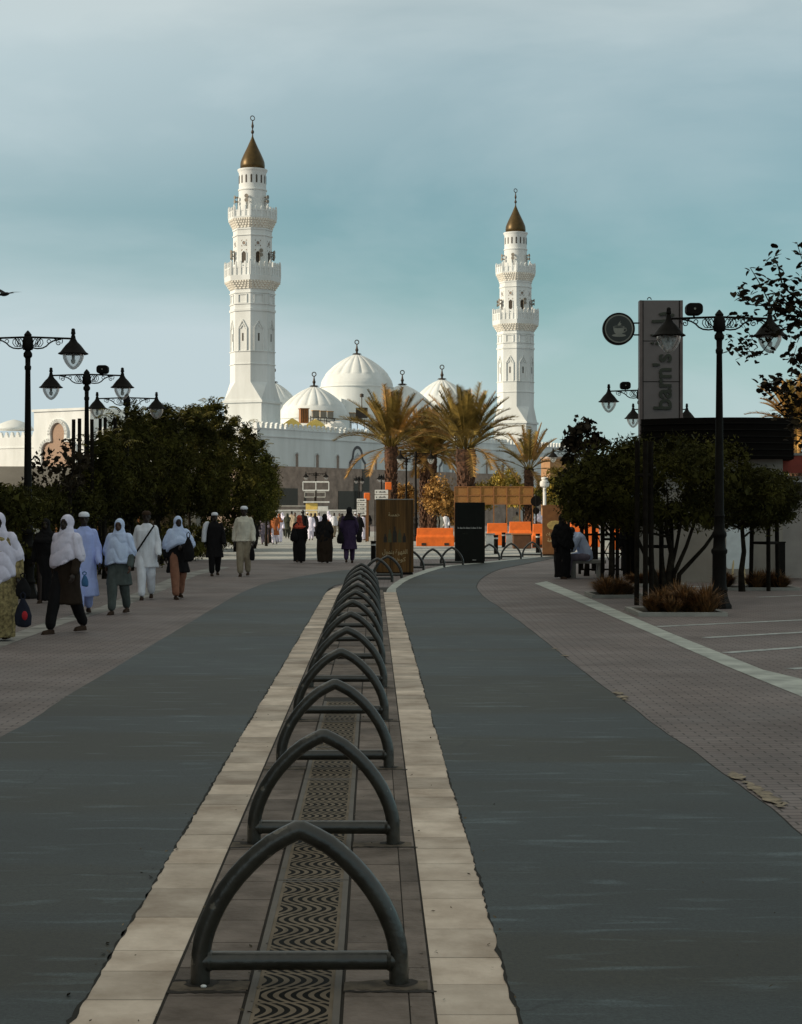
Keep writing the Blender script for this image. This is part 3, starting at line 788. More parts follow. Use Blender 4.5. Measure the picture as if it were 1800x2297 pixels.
# ------------------------------------------------------------------ adverts between the lanes
def wood_mat():
    m = mat('advert_wood', (0.17, 0.085, 0.026), 0.55, var=0.3, scale=2.0, stretch=(6, 6, 0.25), c2=(0.055, 0.030, 0.010), spec=0.2)
    return m
M_adwood = wood_mat()
def advert(name, px, py, D, w_, h_, m, label, d_=0.09):
    o = empty(name, (X(px, D), D, 0), 0, label, 'advertising board', 'advertising boards along the hoops')
    MB().box((0, 0, 0.03), (w_*0.96, d_+0.1, 0.06)).build('base', M_black, o, bevel=0.01)
    MB().box((0, 0, 0.06+(h_-0.06)/2), (w_, d_, h_-0.06)).build('panel', m, o, bevel=0.008)
    return o
a = advert('advert_stand', 886, 1288.5, 47.0, 0.99, 1.97, M_adwood, 'brown wood-grain advertising board with bottles and Arabic lettering, behind two hoops')
text(arab('القهوة بنمول'), 0.17, M_adtext, a, (0, -0.052, 0.60), width=0.66)
text(arab('كوخنا'), 0.15, M_adtext, a, (0.12, -0.052, 0.40), width=0.34)
text(arab('خمسة'), 0.14, M_adtext, a, (-0.02, -0.052, 1.58), width=0.30)
tt = MB()
for k, (xx, ww, hh) in enumerate(((-0.25, 0.09, 0.22), (-0.13, 0.10, 0.34), (0.0, 0.11, 0.42), (0.13, 0.10, 0.34), (0.25, 0.09, 0.24))):
    tt.prism([(xx-ww/2, 0.85), (xx+ww/2, 0.85), (xx+ww/2, 0.85+hh*0.6), (xx+ww*0.2, 0.85+hh*0.78), (xx+ww*0.2, 0.85+hh), (xx-ww*0.2, 0.85+hh), (xx-ww*0.2, 0.85+hh*0.78), (xx-ww/2, 0.85+hh*0.6)], 0.0455, 0.049, mi=k % 2, M=MXZ)
tt.build('bottle_picture', [mat('picture_dark', (0.03, 0.02, 0.012), 0.5), mat('picture_olive', (0.10, 0.085, 0.03), 0.5)], a)
MB().box((0, 0, 1.985), (0.99, 0.11, 0.025)).build('top_edge', M_concrete, a)
b_ = advert('advert_stand', 1054.5, 1263, 57.6, 0.97, 1.96, M_adblack, 'black advertising board with one thin white line of lettering')
mb = MB()
xq = -0.40
for wq in (0.05, 0.11, 0.05, 0.16, 0.03, 0.14, 0.04, 0.10):
    mb.box((xq + wq/2, -0.047, 1.13), (wq*0.9, 0.005, 0.028)); mb.box((xq + wq*0.3, -0.047, 1.145), (0.012, 0.005, 0.05)); xq += wq + 0.014
mb.build('lettering', M_adtext2, b_)
text('HCC', 0.06, M_signtext, b_, (-0.15, -0.052, 0.95), width=0.16)
MB().box((0.14, -0.047, 0.10), (0.12, 0.005, 0.018)).build('lettering', M_adtext2, b_)
c_ = advert('advert_stand', 1245, 1247, 67.0, 0.94, 1.91, M_adorange, 'rust coloured advertising board with a yellow fan-shaped picture, beside the woman in black')
fan = [(-0.30*math.cos(t_), 0.0+0.20*math.sin(t_)+1.13) for t_ in [PI*i/14 for i in range(15)]] + [(0.22, 1.03), (0.1, 0.99), (-0.1, 0.99), (-0.22, 1.03)]
MB().prism(fan, 0.0455, 0.05, M=MXZ).build('sandwich_picture', mat('picture_yellow', (0.42, 0.30, 0.10), 0.6, var=0.3, scale=9), c_)
text(arab('مخبوزات').replace('و', '\uFEED'), 0.17, M_adtext, c_, (-0.12, -0.052, 0.82), width=0.42)
text(arab('خفيفة'), 0.17, M_adtext, c_, (-0.08, -0.052, 0.58), width=0.40)
text(arab('لك'), 0.15, M_adtext, c_, (-0.05, -0.052, 0.42), width=0.14)

# ------------------------------------------------------------------ plants
def rnd_in_sphere():
    while True:
        v = Vector((random.uniform(-1, 1), random.uniform(-1, 1), random.uniform(-1, 1)))
        if v.length < 1: return v
def make_crown(center, rad, clumps, per, leafs, asp=0.4, clump_r=0.32, seed=0, droop=0.0, flat_bottom=None):
    random.seed(seed)
    mb = MB(); center = Vector(center)
    for k in range(clumps):
        v = rnd_in_sphere()
        if v.length > 0: v = v.normalized() * (v.length ** 0.45)
        p = Vector((v.x*rad[0], v.y*rad[1], v.z*rad[2]))
        if flat_bottom is not None and p.z < flat_bottom: p.z = flat_bottom + random.random()*0.15*rad[2]
        cr_ = clump_r * random.uniform(0.6, 1.4)
        tone = random.uniform(0, 1)
        for j in range(per):
            q = rnd_in_sphere() * cr_; q.z *= 0.8
            pp = center + p + q
            pp.z -= droop*q.length
            deep = p.length < 0.72*max(0.3, min(rad)) or j % 7 == 0
            leaf(mb, pp - (q*0.4 if deep else q*0), leafs*random.uniform(0.6, 1.3)*(1.75 if deep else 1.0), asp=0.6 if deep else asp)
            mb.c[-1] = max(0, min(1, tone*0.7 + random.random()*0.3))
    return mb
def trunk(mb, base, top, r0, r1, limbs, rad, seed=0, n=8):
    random.seed(seed+99)
    base = Vector(base); top = Vector(top)
    pts = [base.lerp(top, t_) + Vector((noise.noise(Vector((t_*3, seed, 0)))*0.12*(t_ > 0), noise.noise(Vector((seed, t_*3, 4)))*0.12*(t_ > 0), 0)) for t_ in (0, 0.25, 0.5, 0.75, 1)]
    mb.tube(pts, [r0*1.3, r0, (r0*2+r1)/3, (r0+2*r1)/3, r1], n)
    for k in range(limbs):
        a = 2*PI*k/limbs + random.uniform(-0.4, 0.4)
        s_ = pts[-1].lerp(pts[2], random.random()*0.7)
        e_ = top + Vector((math.cos(a)*rad[0]*0.75, math.sin(a)*rad[1]*0.75, random.uniform(-0.2, 0.6)*rad[2]))
        m_ = s_.lerp(e_, 0.5) + Vector((0, 0, -0.12*rad[2]))
        mb.tube([s_, m_, e_], [r1*0.8, r1*0.5, r1*0.15], 6)
def tree(x, y, hc, rad, label, m_leaf, clumps=90, per=60, ls=0.055, asp=0.35, cr_=0.34, seed=1, stakes=False, group=None, cat='tree', flat=None, name='tree', droop=0.0, tr=0.06, extra=None):
    o = empty(name, (x, y, 0), 0, label, cat, group)
    mb = MB(); trunk(mb, (0, 0, -0.05), (0, 0, hc - rad[2]*0.35), tr, tr*0.55, 6, rad, seed)
    mb.build('trunk', M_bark, o, smooth=True)
    c = make_crown((0, 0, hc), rad, clumps, per, ls, asp, cr_, seed, droop, flat)
    if extra: extra(c)
    c.build('crown', [m_leaf, M_shootlit], o, attr=True)
    return o
def stakes(x, y, h, label, r=0.45, n=3, hz=1.0):
    o = empty('tree_stakes', (x, y, 0), 0, label, 'tree stakes', 'wooden stakes round the street trees')
    for k in range(n):
        a = 2*PI*k/n + 0.5
        MB().tube([(r*math.cos(a), r*math.sin(a), -0.02), (r*0.9*math.cos(a), r*0.9*math.sin(a), h)], 0.045, 8).build('stake', M_stake, o, auto=40)
    mb = MB()
    for k in range(n):
        a0, a1 = 2*PI*k/n+0.5, 2*PI*(k+1)/n+0.5
        mb.tube([(r*math.cos(a0), r*math.sin(a0), hz), (r*math.cos(a1), r*math.sin(a1), hz)], 0.03, 6)
    mb.build('tie_rail', M_stake, o)
    return o

# left row: feathery dark trees along the pavement
left_trees = [  # px, D, half width px, top y, label
    (-10, 30, 95, 1080, 'dark low tree cut by the left edge of the photo'),
    (70, 36, 80, 1085, 'low thin-leaved dark tree behind the nearest left lamp post'),
    (150, 40, 75, 1080, 'low dark tree below the trefoil arch'),
    (235, 44, 56, 960, 'dark feathery tree between the second and third left lamps'),
    (295, 50, 72, 905, 'tall dark feathery tree around the third left lamp'),
    (362, 56, 72, 900, 'dark tree behind the man with the shoulder strap, between lamp and tallest tree'),
    (425, 62, 66, 905, 'dark tree behind the man in black with a white cap'),
    (474, 68, 54, 878, 'tallest dark tree of the left row, its tip near the left minaret foot'),
    (528, 74, 56, 925, 'dark tree right below the foot of the left minaret'),
    (572, 80, 46, 975, 'sun-edged tree near the right end of the left row'),
    (598, 86, 34, 1025, 'green-gold lit tree at the far right end of the left row'),
    (440, 78, 90, 905, 'dark tree in the second row behind the tallest tree'),
    (330, 66, 95, 925, 'dark tree in the second row behind the third left lamp'),
    (215, 58, 80, 1060, 'dark low tree deep behind the second left lamp'),
    (60, 48, 110, 1090, 'dark low tree in the second row at the left edge'),
]
for i, (px, D, wpx, yt, lab) in enumerate(left_trees):
    zt_, zb_ = Z(yt, D), Z(1172, D)
    rx_ = wpx*D/F; rz_ = (zt_-zb_)/2
    vol = rx_*rz_*1.4
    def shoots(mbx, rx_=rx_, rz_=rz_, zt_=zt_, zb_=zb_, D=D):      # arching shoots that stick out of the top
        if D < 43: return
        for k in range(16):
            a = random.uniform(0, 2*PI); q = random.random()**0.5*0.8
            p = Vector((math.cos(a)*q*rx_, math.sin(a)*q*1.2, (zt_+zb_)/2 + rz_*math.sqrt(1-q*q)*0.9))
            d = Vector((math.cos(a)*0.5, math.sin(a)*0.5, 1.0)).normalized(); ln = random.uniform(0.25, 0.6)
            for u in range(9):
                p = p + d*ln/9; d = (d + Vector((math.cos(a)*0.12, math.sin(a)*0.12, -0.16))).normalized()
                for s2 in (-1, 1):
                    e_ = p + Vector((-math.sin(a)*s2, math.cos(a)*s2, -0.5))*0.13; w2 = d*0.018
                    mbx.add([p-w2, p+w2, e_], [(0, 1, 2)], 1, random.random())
    tree(X(px, D), D, (zt_+zb_)/2, (max(0.3, rx_-0.12), 1.4, rz_-0.10), lab, M_leafolive if 'lit' in lab or 'sun' in lab else M_leafdark, clumps=int(34+52*rx_*rz_), per=110, ls=0.05 if D < 60 else 0.06, asp=0.3, cr_=0.34, seed=20+i, group='dark street trees on the left', droop=0.35, flat=-rz_*0.85, extra=shoots)  # trees in the sun get that light as a paler leaf colour
# sparse tree with bigger leaves, beside the second lamp
tree(X(120, 40), 40, 2.5, (0.6, 0.8, 0.62), 'sparse tree with bigger leaves before the trefoil arch', M_leafbig, clumps=24, per=13, ls=0.06, asp=0.6, cr_=0.3, seed=44, group='dark street trees on the left')
tree(X(160, 38), 38, 2.65, (0.34, 0.6, 0.55), 'small sparse tree beside the second left lamp post', M_leafbig, clumps=20, per=13, ls=0.06, asp=0.6, cr_=0.26, seed=45, group='dark street trees on the left')
stakes(X(192, 43.0), 42.5, Z(940, 42.5), 'tall wooden stakes beside the second left lamp post', r=0.28)
stakes(X(240, 47.0), 47, Z(938, 47), 'tall wooden stakes sticking out of the dark tree left of the third lamp', r=0.25)
# dark planting below the left trees
hedges = [(-30, 34, 'at the left edge'), (70, 41, 'behind the dark-clothed walker'), (175, 47, 'behind the man in the pale blue tunic'), (290, 53, 'behind the man with the shoulder strap'), (395, 60, 'behind the woman with the black bag'), (455, 68, 'beside the man in black'), (505, 78, 'left of the man in white with a cap'), (552, 90, 'at the far end of the left row')]
for i, (px, D, t_) in enumerate(hedges):
    mb = make_crown((0, 0, 0.62), (1.5, 1.6, 0.75), 46, 70, 0.06, 0.35, 0.33, 300+i, 0, -0.5)
    o = mb.build('shrub', M_leafdark, attr=True, loc=(X(px, D)-0.5, D, 0))
    tag(o, 'dark shrub planting under the left trees, ' + t_, 'shrub', 'dark shrubs under the left trees')

# right side trees
tree(X(1500, 33), 33, 2.12, (1.95, 1.5, 0.86), 'broad dark tree with several stems in the dry grass planter beside the nearest right lamp', M_leafdark, clumps=215, per=120, ls=0.045, asp=0.28, cr_=0.32, seed=60, group='dark trees on the right', flat=-0.66)
tree(X(1665, 37), 37, 1.92, (1.15, 1.1, 0.62), 'low dark tree right of the nearest right lamp, before the beige wall', M_leafdark, clumps=130, per=110, ls=0.045, asp=0.28, cr_=0.30, seed=61, group='dark trees on the right', flat=-0.5)
tree(X(1372, 42), 42, 2.0, (1.15, 1.2, 0.95), 'dark round tree above the seated man', M_leafdark, clumps=150, per=110, ls=0.05, asp=0.28, cr_=0.32, seed=62, group='dark trees on the right', flat=-0.42)
tree(X(1316, 46), 46, 2.6, (0.62, 0.7, 1.35), 'upright large-leaved dark tree rising beside the woman in black', M_leafbig, clumps=48, per=26, ls=0.085, asp=0.7, cr_=0.3, seed=63, group='dark trees on the right')
tree(X(1372, 75), 75, 3.0, (1.3, 1.0, 1.4), 'thin bare-looking twiggy tree against the sky right of the large-leaved tree', M_leafbig, clumps=40, per=10, ls=0.05, asp=0.3, cr_=0.5, seed=64, group='dark trees on the right')
# extra stems of the big tree
mb = MB(); random.seed(5)
stems = bpy.data.objects.new
o60 = [o for o in bpy.data.objects if o.get('label', '').startswith('broad dark tree with several')][0]
for (x0, x1, z1) in ((-0.25, -0.75, 1.6), (-0.1, -0.15, 1.7), (0.1, 0.55, 1.7), (0.2, 1.15, 1.65), (-0.3, -0.3, 1.5), (0.02, 0.25, 1.6)):
    pts = [(x0*0.6, random.uniform(-0.1, 0.1), -0.02), (x0, 0, 0.5), ((x0+x1)/2, random.uniform(-0.1, 0.1), 1.0), (x1, random.uniform(-0.2, 0.2), z1)]
    MB().tube(pts, [0.05, 0.045, 0.035, 0.025], 7).build('stem', M_bark, o60, smooth=True)

def tuft_bed(cx_, cy_, sx_, sy_, h, label, seed, n=7):
    random.seed(seed)
    o = empty('grass_planter', (cx_, cy_, 0), 0, label, 'planter', 'planters of dry ornamental grass')
    MB().box((0, 0, 0.02), (sx_+0.1, sy_+0.1, 0.05)).build('soil', mat('planter_soil', (0.05, 0.035, 0.022), 0.95) if 'planter_soil' not in bpy.data.materials else bpy.data.materials['planter_soil'], o)
    kb_ = MB()
    for s in (-1, 1):
        kb_.box((s*(sx_/2+0.09), 0, 0.03), (0.08, sy_+0.26, 0.07)); kb_.box((0, s*(sy_/2+0.09), 0.03), (sx_+0.10, 0.08, 0.07))
    kb_.build('border', M_concrete, o)
    n = int(n*1.8)
    for k in range(n):
        h_0 = h; hk = random.uniform(0.55, 1.12)
        bx, by = random.uniform(-sx_/2+0.15, sx_/2-0.15), random.uniform(-sy_/2+0.15, sy_/2-0.15)
        mb = MB()
        for j in range(300):
            a = random.uniform(0, 2*PI); sp = random.random()**0.7*(0.22+0.2*hk); hh = h*hk*random.uniform(0.45, 1.1)*(1-0.35*sp/0.36)
            b0 = Vector((bx+math.cos(a)*0.08*random.random(), by+math.sin(a)*0.08*random.random(), 0.03))
            e1 = b0 + Vector((math.cos(a)*sp*0.5, math.sin(a)*sp*0.5, hh*0.75)); e2 = b0 + Vector((math.cos(a)*sp, math.sin(a)*sp, hh*0.95))
            wv_ = Vector((-math.sin(a), math.cos(a), 0))*0.009
            mb.add([b0-wv_, b0+wv_, e1+wv_, e1-wv_], [(0,1,2,3)], 0, random.random())
            mb.add([e1-wv_, e1+wv_, e2], [(0,1,2)], 0, mb.c[-1])
        mb.build('grass_tuft', M_tuft, o, attr=True)
    return o
tuft_bed(X(1514, 29), 29.0, 1.15, 1.5, 0.55, 'dry russet grass in the square planter in front of the nearest right lamp', 1, 9)
tuft_bed(X(1385, 34.5), 34.8, 0.8, 1.2, 0.42, 'small planter of dry russet grass left of the broad dark tree', 2, 5)
tuft_bed(X(1690, 38.0), 38.0, 1.5, 0.9, 0.45, 'planter of dry grass with wooden stakes before the beige wall', 3, 7)
tuft_bed(X(1440, 40), 40, 1.6, 1.0, 0.38, 'planter of dark dry grass beside the bench', 4, 5)
# stakes and posts under the right trees
stakes(X(1718, 37.5), 37.5, 1.55, 'three wooden stakes before the beige wall right of the white panel', r=0.33)
stakes(X(1480, 33.6), 33.6, 1.6, 'pair of dark stakes below the broad dark tree', r=0.30)
stakes(X(1382, 42.5), 42.5, 1.75, 'stakes between the seated man and the railing', r=0.36)
stakes(X(1455, 31.0), 31.5, 2.9, 'tall wooden stakes reaching up before the shop sign', r=0.15, hz=2.3)

# big-leaved branches reaching in at the upper right
def branch_tree():
    random.seed(11)
    D = 28.0
    o = empty('tree', (X(1900, D), D, 0), 0, 'large-leaved tree reaching in from the upper right edge over the lamp', 'tree')
    mt = MB(); ml = MB()
    ox = X(1900, D)
    def pt(px, py, dy=0): return Vector((X(px, D) - ox, dy, Z(py, D)))
    mt.tube([(0, 0, -0.05), (0.05, 0, 1.5), (0.0, 0.1, 3.0), (0.1, 0.1, 5.2), (0.0, 0.1, 6.2)], [0.12, 0.1, 0.085, 0.06, 0.03], 10)
    mt.build('trunk', M_bark, o, smooth=True)
    tw = MB()
    def put_leaf(p, s):
        # heart-shaped leaf folded a little along its midrib
        a = random.uniform(0, 2*PI); tilt = random.uniform(-1.0, 1.0)
        m = Matrix.Rotation(a, 3, 'Z') @ Matrix.Rotation(tilt, 3, 'X') @ Matrix.Rotation(random.uniform(-.5, .5), 3, 'Y')
        f = random.uniform(0.15, 0.5)
        vs = [(0, 0, 0), (0.45, -0.12, f*0.45), (0.62, 0.35, f*0.5), (0.42, 0.8, f*0.3), (0, 1.15, -0.1), (-0.42, 0.8, f*0.3), (-0.62, 0.35, f*0.5), (-0.45, -0.12, f*0.45), (0, 0.5, 0)]
        c = random.random()
        ml.add([p + m @ (Vector(v)*s) for v in vs], [(0,1,2,8), (8,2,3,4), (0,8,6,7), (8,4,5,6)], 0, c)
    def twig(pts, r, nl, s=0.075, spread=0.09):
        pts = [Vector(p) for p in pts]; tw.tube(pts, [r*(1-0.7*i/(len(pts)-1)) for i in range(len(pts))], 5)
        nl = int(nl*1.5)
        for k in range(nl):
            t_ = (k+0.7*random.random())/nl*(len(pts)-1); i = min(int(t_), len(pts)-2); q = pts[i].lerp(pts[i+1], t_-i)
            put_leaf(q + Vector((random.gauss(0, spread), random.gauss(0, spread), random.gauss(0, spread*0.8))), s*random.uniform(0.9, 1.45))
    T = lambda *a: [pt(px, py, random.uniform(-0.25, 0.25)) for px, py in a]
    twig(T((1890, 760), (1800, 690), (1760, 640), (1745, 600), (1742, 572)), 0.022, 42)
    twig(T((1890, 780), (1800, 720), (1740, 690), (1710, 640), (1688, 598)), 0.018, 30)
    twig(T((1890, 740), (1800, 700), (1740, 692), (1690, 680), (1655, 655)), 0.018, 26)
    twig(T((1655, 655), (1650, 665), (1664, 672)), 0.008, 8)
    twig(T((1860, 690), (1815, 630), (1800, 600), (1796, 540)), 0.018, 26)
    twig(T((1890, 780), (1790, 700), (1750, 700), (1720, 660)), 0.018, 40, spread=0.14)
    twig(T((1880, 740), (1800, 705), (1760, 660), (1735, 650)), 0.018, 56, spread=0.18)
    twig(T((1880, 760), (1810, 720), (1790, 680)), 0.018, 50, spread=0.18)
    twig(T((1890, 780), (1810, 730), (1760, 735), (1740, 750), (1700, 800), (1655, 798), (1640, 770)), 0.014, 46, 0.06, 0.07)
    twig(T((1700, 800), (1680, 775), (1668, 762)), 0.008, 22, 0.06, 0.07)
    twig(T((1690, 770), (1660, 715), (1640, 712)), 0.006, 12, 0.055, 0.05)
    twig(T((1730, 740), (1700, 720), (1665, 705)), 0.006, 12, 0.055, 0.04)
    twig(T((1640, 770), (1632, 760), (1635, 746)), 0.005, 5, 0.045, 0.02)
    twig(T((1900, 900), (1810, 850), (1760, 860), (1735, 860), (1725, 850)), 0.016, 46, 0.075, 0.10)
    twig(T((1890, 860), (1800, 830), (1770, 800), (1772, 757)), 0.01, 18, 0.07, 0.05)
    twig(T((1890, 840), (1800, 820), (1780, 800), (1788, 775)), 0.012, 26, 0.075, 0.08)
    twig(T((1900, 930), (1810, 900), (1760, 880), (1722, 875)), 0.014, 50, 0.075, 0.12)
    twig(T((1900, 970), (1810, 940), (1770, 930), (1745, 905)), 0.014, 46, 0.075, 0.12)
    twig(T((1900, 1000), (1810, 990), (1775, 970)), 0.012, 22, 0.075, 0.10)
    tw.build('branches', M_bark, o, smooth=True)
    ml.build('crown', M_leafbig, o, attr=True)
branch_tree()

# palms
def palm(x, y, h, tr, nf, fl, label, seed, m=None, low=True, upright=0.6, dry=0):
    random.seed(seed)
    o = empty('palm_tree', (x, y, 0), 0, label, 'palm tree', 'date palms before the mosque')
    prof = []; nseg = 26
    for i in range(nseg+1):
        t_ = i/nseg; r = tr*(1.15-0.3*t_) if t_ < 0.7 else tr*(0.94+0.35*math.sin((t_-0.7)/0.3*PI*0.8))
        prof.append((h*t_, r*(1.0 if i % 2 else 1.12)))
    mb = MB(); mb.lathe(prof, 14)
    for i in range(150):          # cut leaf bases
        t_ = random.random(); a = i*2.4; r = tr*1.06
        p = Vector((r*math.cos(a), r*math.sin(a), h*(i/150)))
        q = p + Vector((math.cos(a)*0.07, math.sin(a)*0.07, 0.20))
        mb.cap(p, q, 0.065, 0.035, 5)
    mb.build('trunk', M_palmtrunk, o)
    fr = MB(); 
    def frond(az, el, ln, bend, dryf):
        d = Vector((math.cos(az)*math.cos(el), math.sin(az)*math.cos(el), math.sin(el)))
        p = Vector((math.cos(az)*tr*0.5, math.sin(az)*tr*0.5, h)); pts = [p.copy()]; n = 14; dirs = [d.copy()]
        for i in range(n):
            p = p + d*(ln/n); pts.append(p.copy()); dirs.append(d.copy())
            d = (d + Vector((0, 0, -bend*(0.4+1.4*i/n)/n))).normalized()
        fr.tube(pts, [0.034*(1-0.85*i/n) for i in range(n+1)], 4, 0)
        side = Vector((-math.sin(az), math.cos(az), 0))
        tone = random.random()
        nl = 46
        for k in range(nl):
            t_ = 0.26 + 0.74*k/nl; i = min(int(t_*n), n-1); q = pts[i].lerp(pts[i+1], t_*n-i); dd = dirs[i]
            L_ = fl*0.18*math.sin(PI*(0.15+0.8*(t_-0.26)/0.74))**0.6*random.uniform(0.85, 1.1)
            nr = dd.cross(side).normalized()
            for s in (-1, 1):
                lf = (side*s*0.75 + dd*0.75 - nr*(-0.35) + Vector((0, 0, random.uniform(-0.25, 0.1)))).normalized()
                wv_ = dd*0.034
                e_ = q + lf*L_ + Vector((0, 0, -0.10*L_))
                fr.add([q-wv_, q+wv_, e_], [(0, 1, 2)], 1 if dryf else 0, min(1, max(0, tone*0.6+0.4*random.random())))
    for i in range(nf):
        az = i*2.39996; u_ = i/nf
        el = R(84) - u_*R(76*1.0/ (upright+0.65)) 
        frond(az + random.uniform(-.2, .2), el + random.uniform(-.1, .1), fl*random.uniform(0.82, 1.05), 0.35 + 0.85*u_ + random.uniform(0, .3), random.random() < dry)
    if low:
        for i in range(low if isinstance(low, int) else 6):
            frond(random.uniform(0, 2*PI), R(random.uniform(-12, 12)), fl*0.9, 1.5, True)
    fr.build('crown', [M_palm, M_palmdry], o, attr=True)
    return o
pa = palm(X(878, 110), 110, Z(1003, 110), 0.30, 54, 3.8, 'date palm in front of the trefoil arch, its trunk rising behind the wood advert', 3, low=5, dry=0.25, upright=0.7)
pb_ = palm(X(1046, 103), 103, Z(1008, 103), 0.44, 62, 3.9, 'thickest date palm, its trunk rising behind the black advert', 4, low=5, dry=0.15, upright=0.75)
palm(X(951, 116), 116, Z(1060, 116)+1.2, 0.20, 62, 3.0, 'slim date palm, left of the pair between the two adverts', 5, low=8, dry=0.55, upright=0.4)
palm(X(970, 112), 112, Z(1055, 112)+1.0, 0.22, 62, 3.0, 'slim date palm, right of the pair between the two adverts', 6, low=8, dry=0.5, upright=0.4)
palm(X(1187, 115), 115, Z(1085, 115)+0.9, 0.22, 20, 3.1, 'short palm with few arching fronds right of the thick palm', 7, low=3, dry=0.5, upright=0.5)
palm(X(1785, 78), 78, Z(960, 78), 0.2, 46, 2.4, 'sunlit golden palm behind the large-leaved branches at the right edge', 8, low=8, dry=0.8, upright=0.4)

def bushy(px, D, zc, rad, m, lab, seed, ls=0.09, clumps=60, nm='tree', grp='sunlit trees before the mosque'):
    return tree(X(px, D), D, zc, rad, lab, m, clumps=clumps, per=46, ls=ls, asp=0.4, cr_=0.42, seed=seed, group=grp, name=nm)
bushy(1135, 121, 3.4, (1.0, 1.0, 1.1), M_leafyellow, 'golden yellow tree between the thick palm and the short palm', 70)
bushy(1262, 104, 3.0, (0.95, 0.9, 1.7), M_leafyellow, 'yellow-green tree in front of the brown tower', 71)
bushy(1240, 112, 2.7, (0.9, 0.9, 1.1), M_leafolive, 'olive tree left of the yellow-green tree before the tower', 72)
bushy(985, 108, 2.6, (0.9, 0.8, 1.1), M_palmdry, 'russet dry-leaved tree right of the pair of slim palms', 73)
bushy(1085, 118, 2.75, (1.1, 0.8, 0.75), M_leafyellow, 'low golden bush right behind the thick palm trunk', 75)
bushy(1175, 124, 2.7, (1.2, 0.8, 0.8), M_leafyellow, 'low golden bush behind the foot of the short palm', 76)
bushy(908, 120, 2.4, (0.8, 0.8, 1.3), M_palmdry, 'russet dry-leaved tree between the left palm and the slim palms', 77)
bushy(1010, 115, 1.9, (0.6, 0.7, 1.0), M_palmdry, 'low russet bush left of the thick palm trunk', 78)
bushy(1300, 95, 2.4, (1.4, 1.0, 1.4), M_leafolive, 'olive tree right of the distant right lamp', 74)
for i, (px, D, zc, rx_, rz_) in enumerate(((1360, 120, 2.6, 3.2, 1.9), (1450, 125, 3.0, 3.2, 2.2), (1560, 118, 2.5, 3.4, 1.8), (1680, 125, 2.6, 3.5, 2.0), (1790, 120, 2.4, 3.2, 1.9))):
    bushy(px, D, zc, (rx_, 1.5, rz_), M_leafolive, 'olive background tree behind the shop, ' + ['leftmost of five', 'second of five from the left', 'middle of five', 'fourth of five from the left', 'rightmost of five'][i], 80+i, ls=0.12, clumps=70, grp='background trees on the right')

# ------------------------------------------------------------------ minarets
def octa(a, rot=0.0, n=8):
    r = a/math.cos(PI/n)
    return [(r*math.cos(rot+PI/n+2*PI*j/n), r*math.sin(rot+PI/n+2*PI*j/n)) for j in range(n)]
def oring(a, z, n=8): return [(x_, y_, z) for x_, y_ in octa(a, 0, n)]
def face_local(k, a, n=8):
    """matrix taking local (u, v, w) = (sideways, up, outwards) to the k-th face of an octagon of apothem a"""
    ang = 2*PI*(k+1)/n
    nrm = Vector((math.cos(ang), math.sin(ang), 0)); u = Vector((-nrm.y, nrm.x, 0))
    return Matrix(((u.x, 0, nrm.x, nrm.x*a), (u.y, 0, nrm.y, nrm.y*a), (0, 1, 0, 0), (0, 0, 0, 1)))
def strip(mb, pts, wd, t0, t1, M, closed=False, mi=0):
    pts = [Vector(p) for p in pts]; n = len(pts)
    for i in range(n if closed else n-1):
        a, b = pts[i], pts[(i+1) % n]; d = (b-a)
        if d.length < 1e-6: continue
        d.normalize(); nn = Vector((-d.y, d.x))*wd/2; a = a - d*wd*0.3; b = b + d*wd*0.3
        q = [a-nn, b-nn, b+nn, a+nn]
        mb.prism([(p.x, p.y) for p in q], t0, t1, mi, M)
def arch_pts(w_, z0, z1, zt, n=6):
    """pointed arch outline from bottom left, over the tip, to bottom right"""
    L_ = [(-w_/2, z0), (-w_/2, z1)]
    for i in range(1, n+1):
        t_ = i/n; L_.append((-w_/2*math.cos(t_*PI/2)**0.9 if t_ < 1 else 0, z1+(zt-z1)*(t_**1.0)))
    return L_ + [(-x_, z_) for x_, z_ in L_[::-1][1:]]

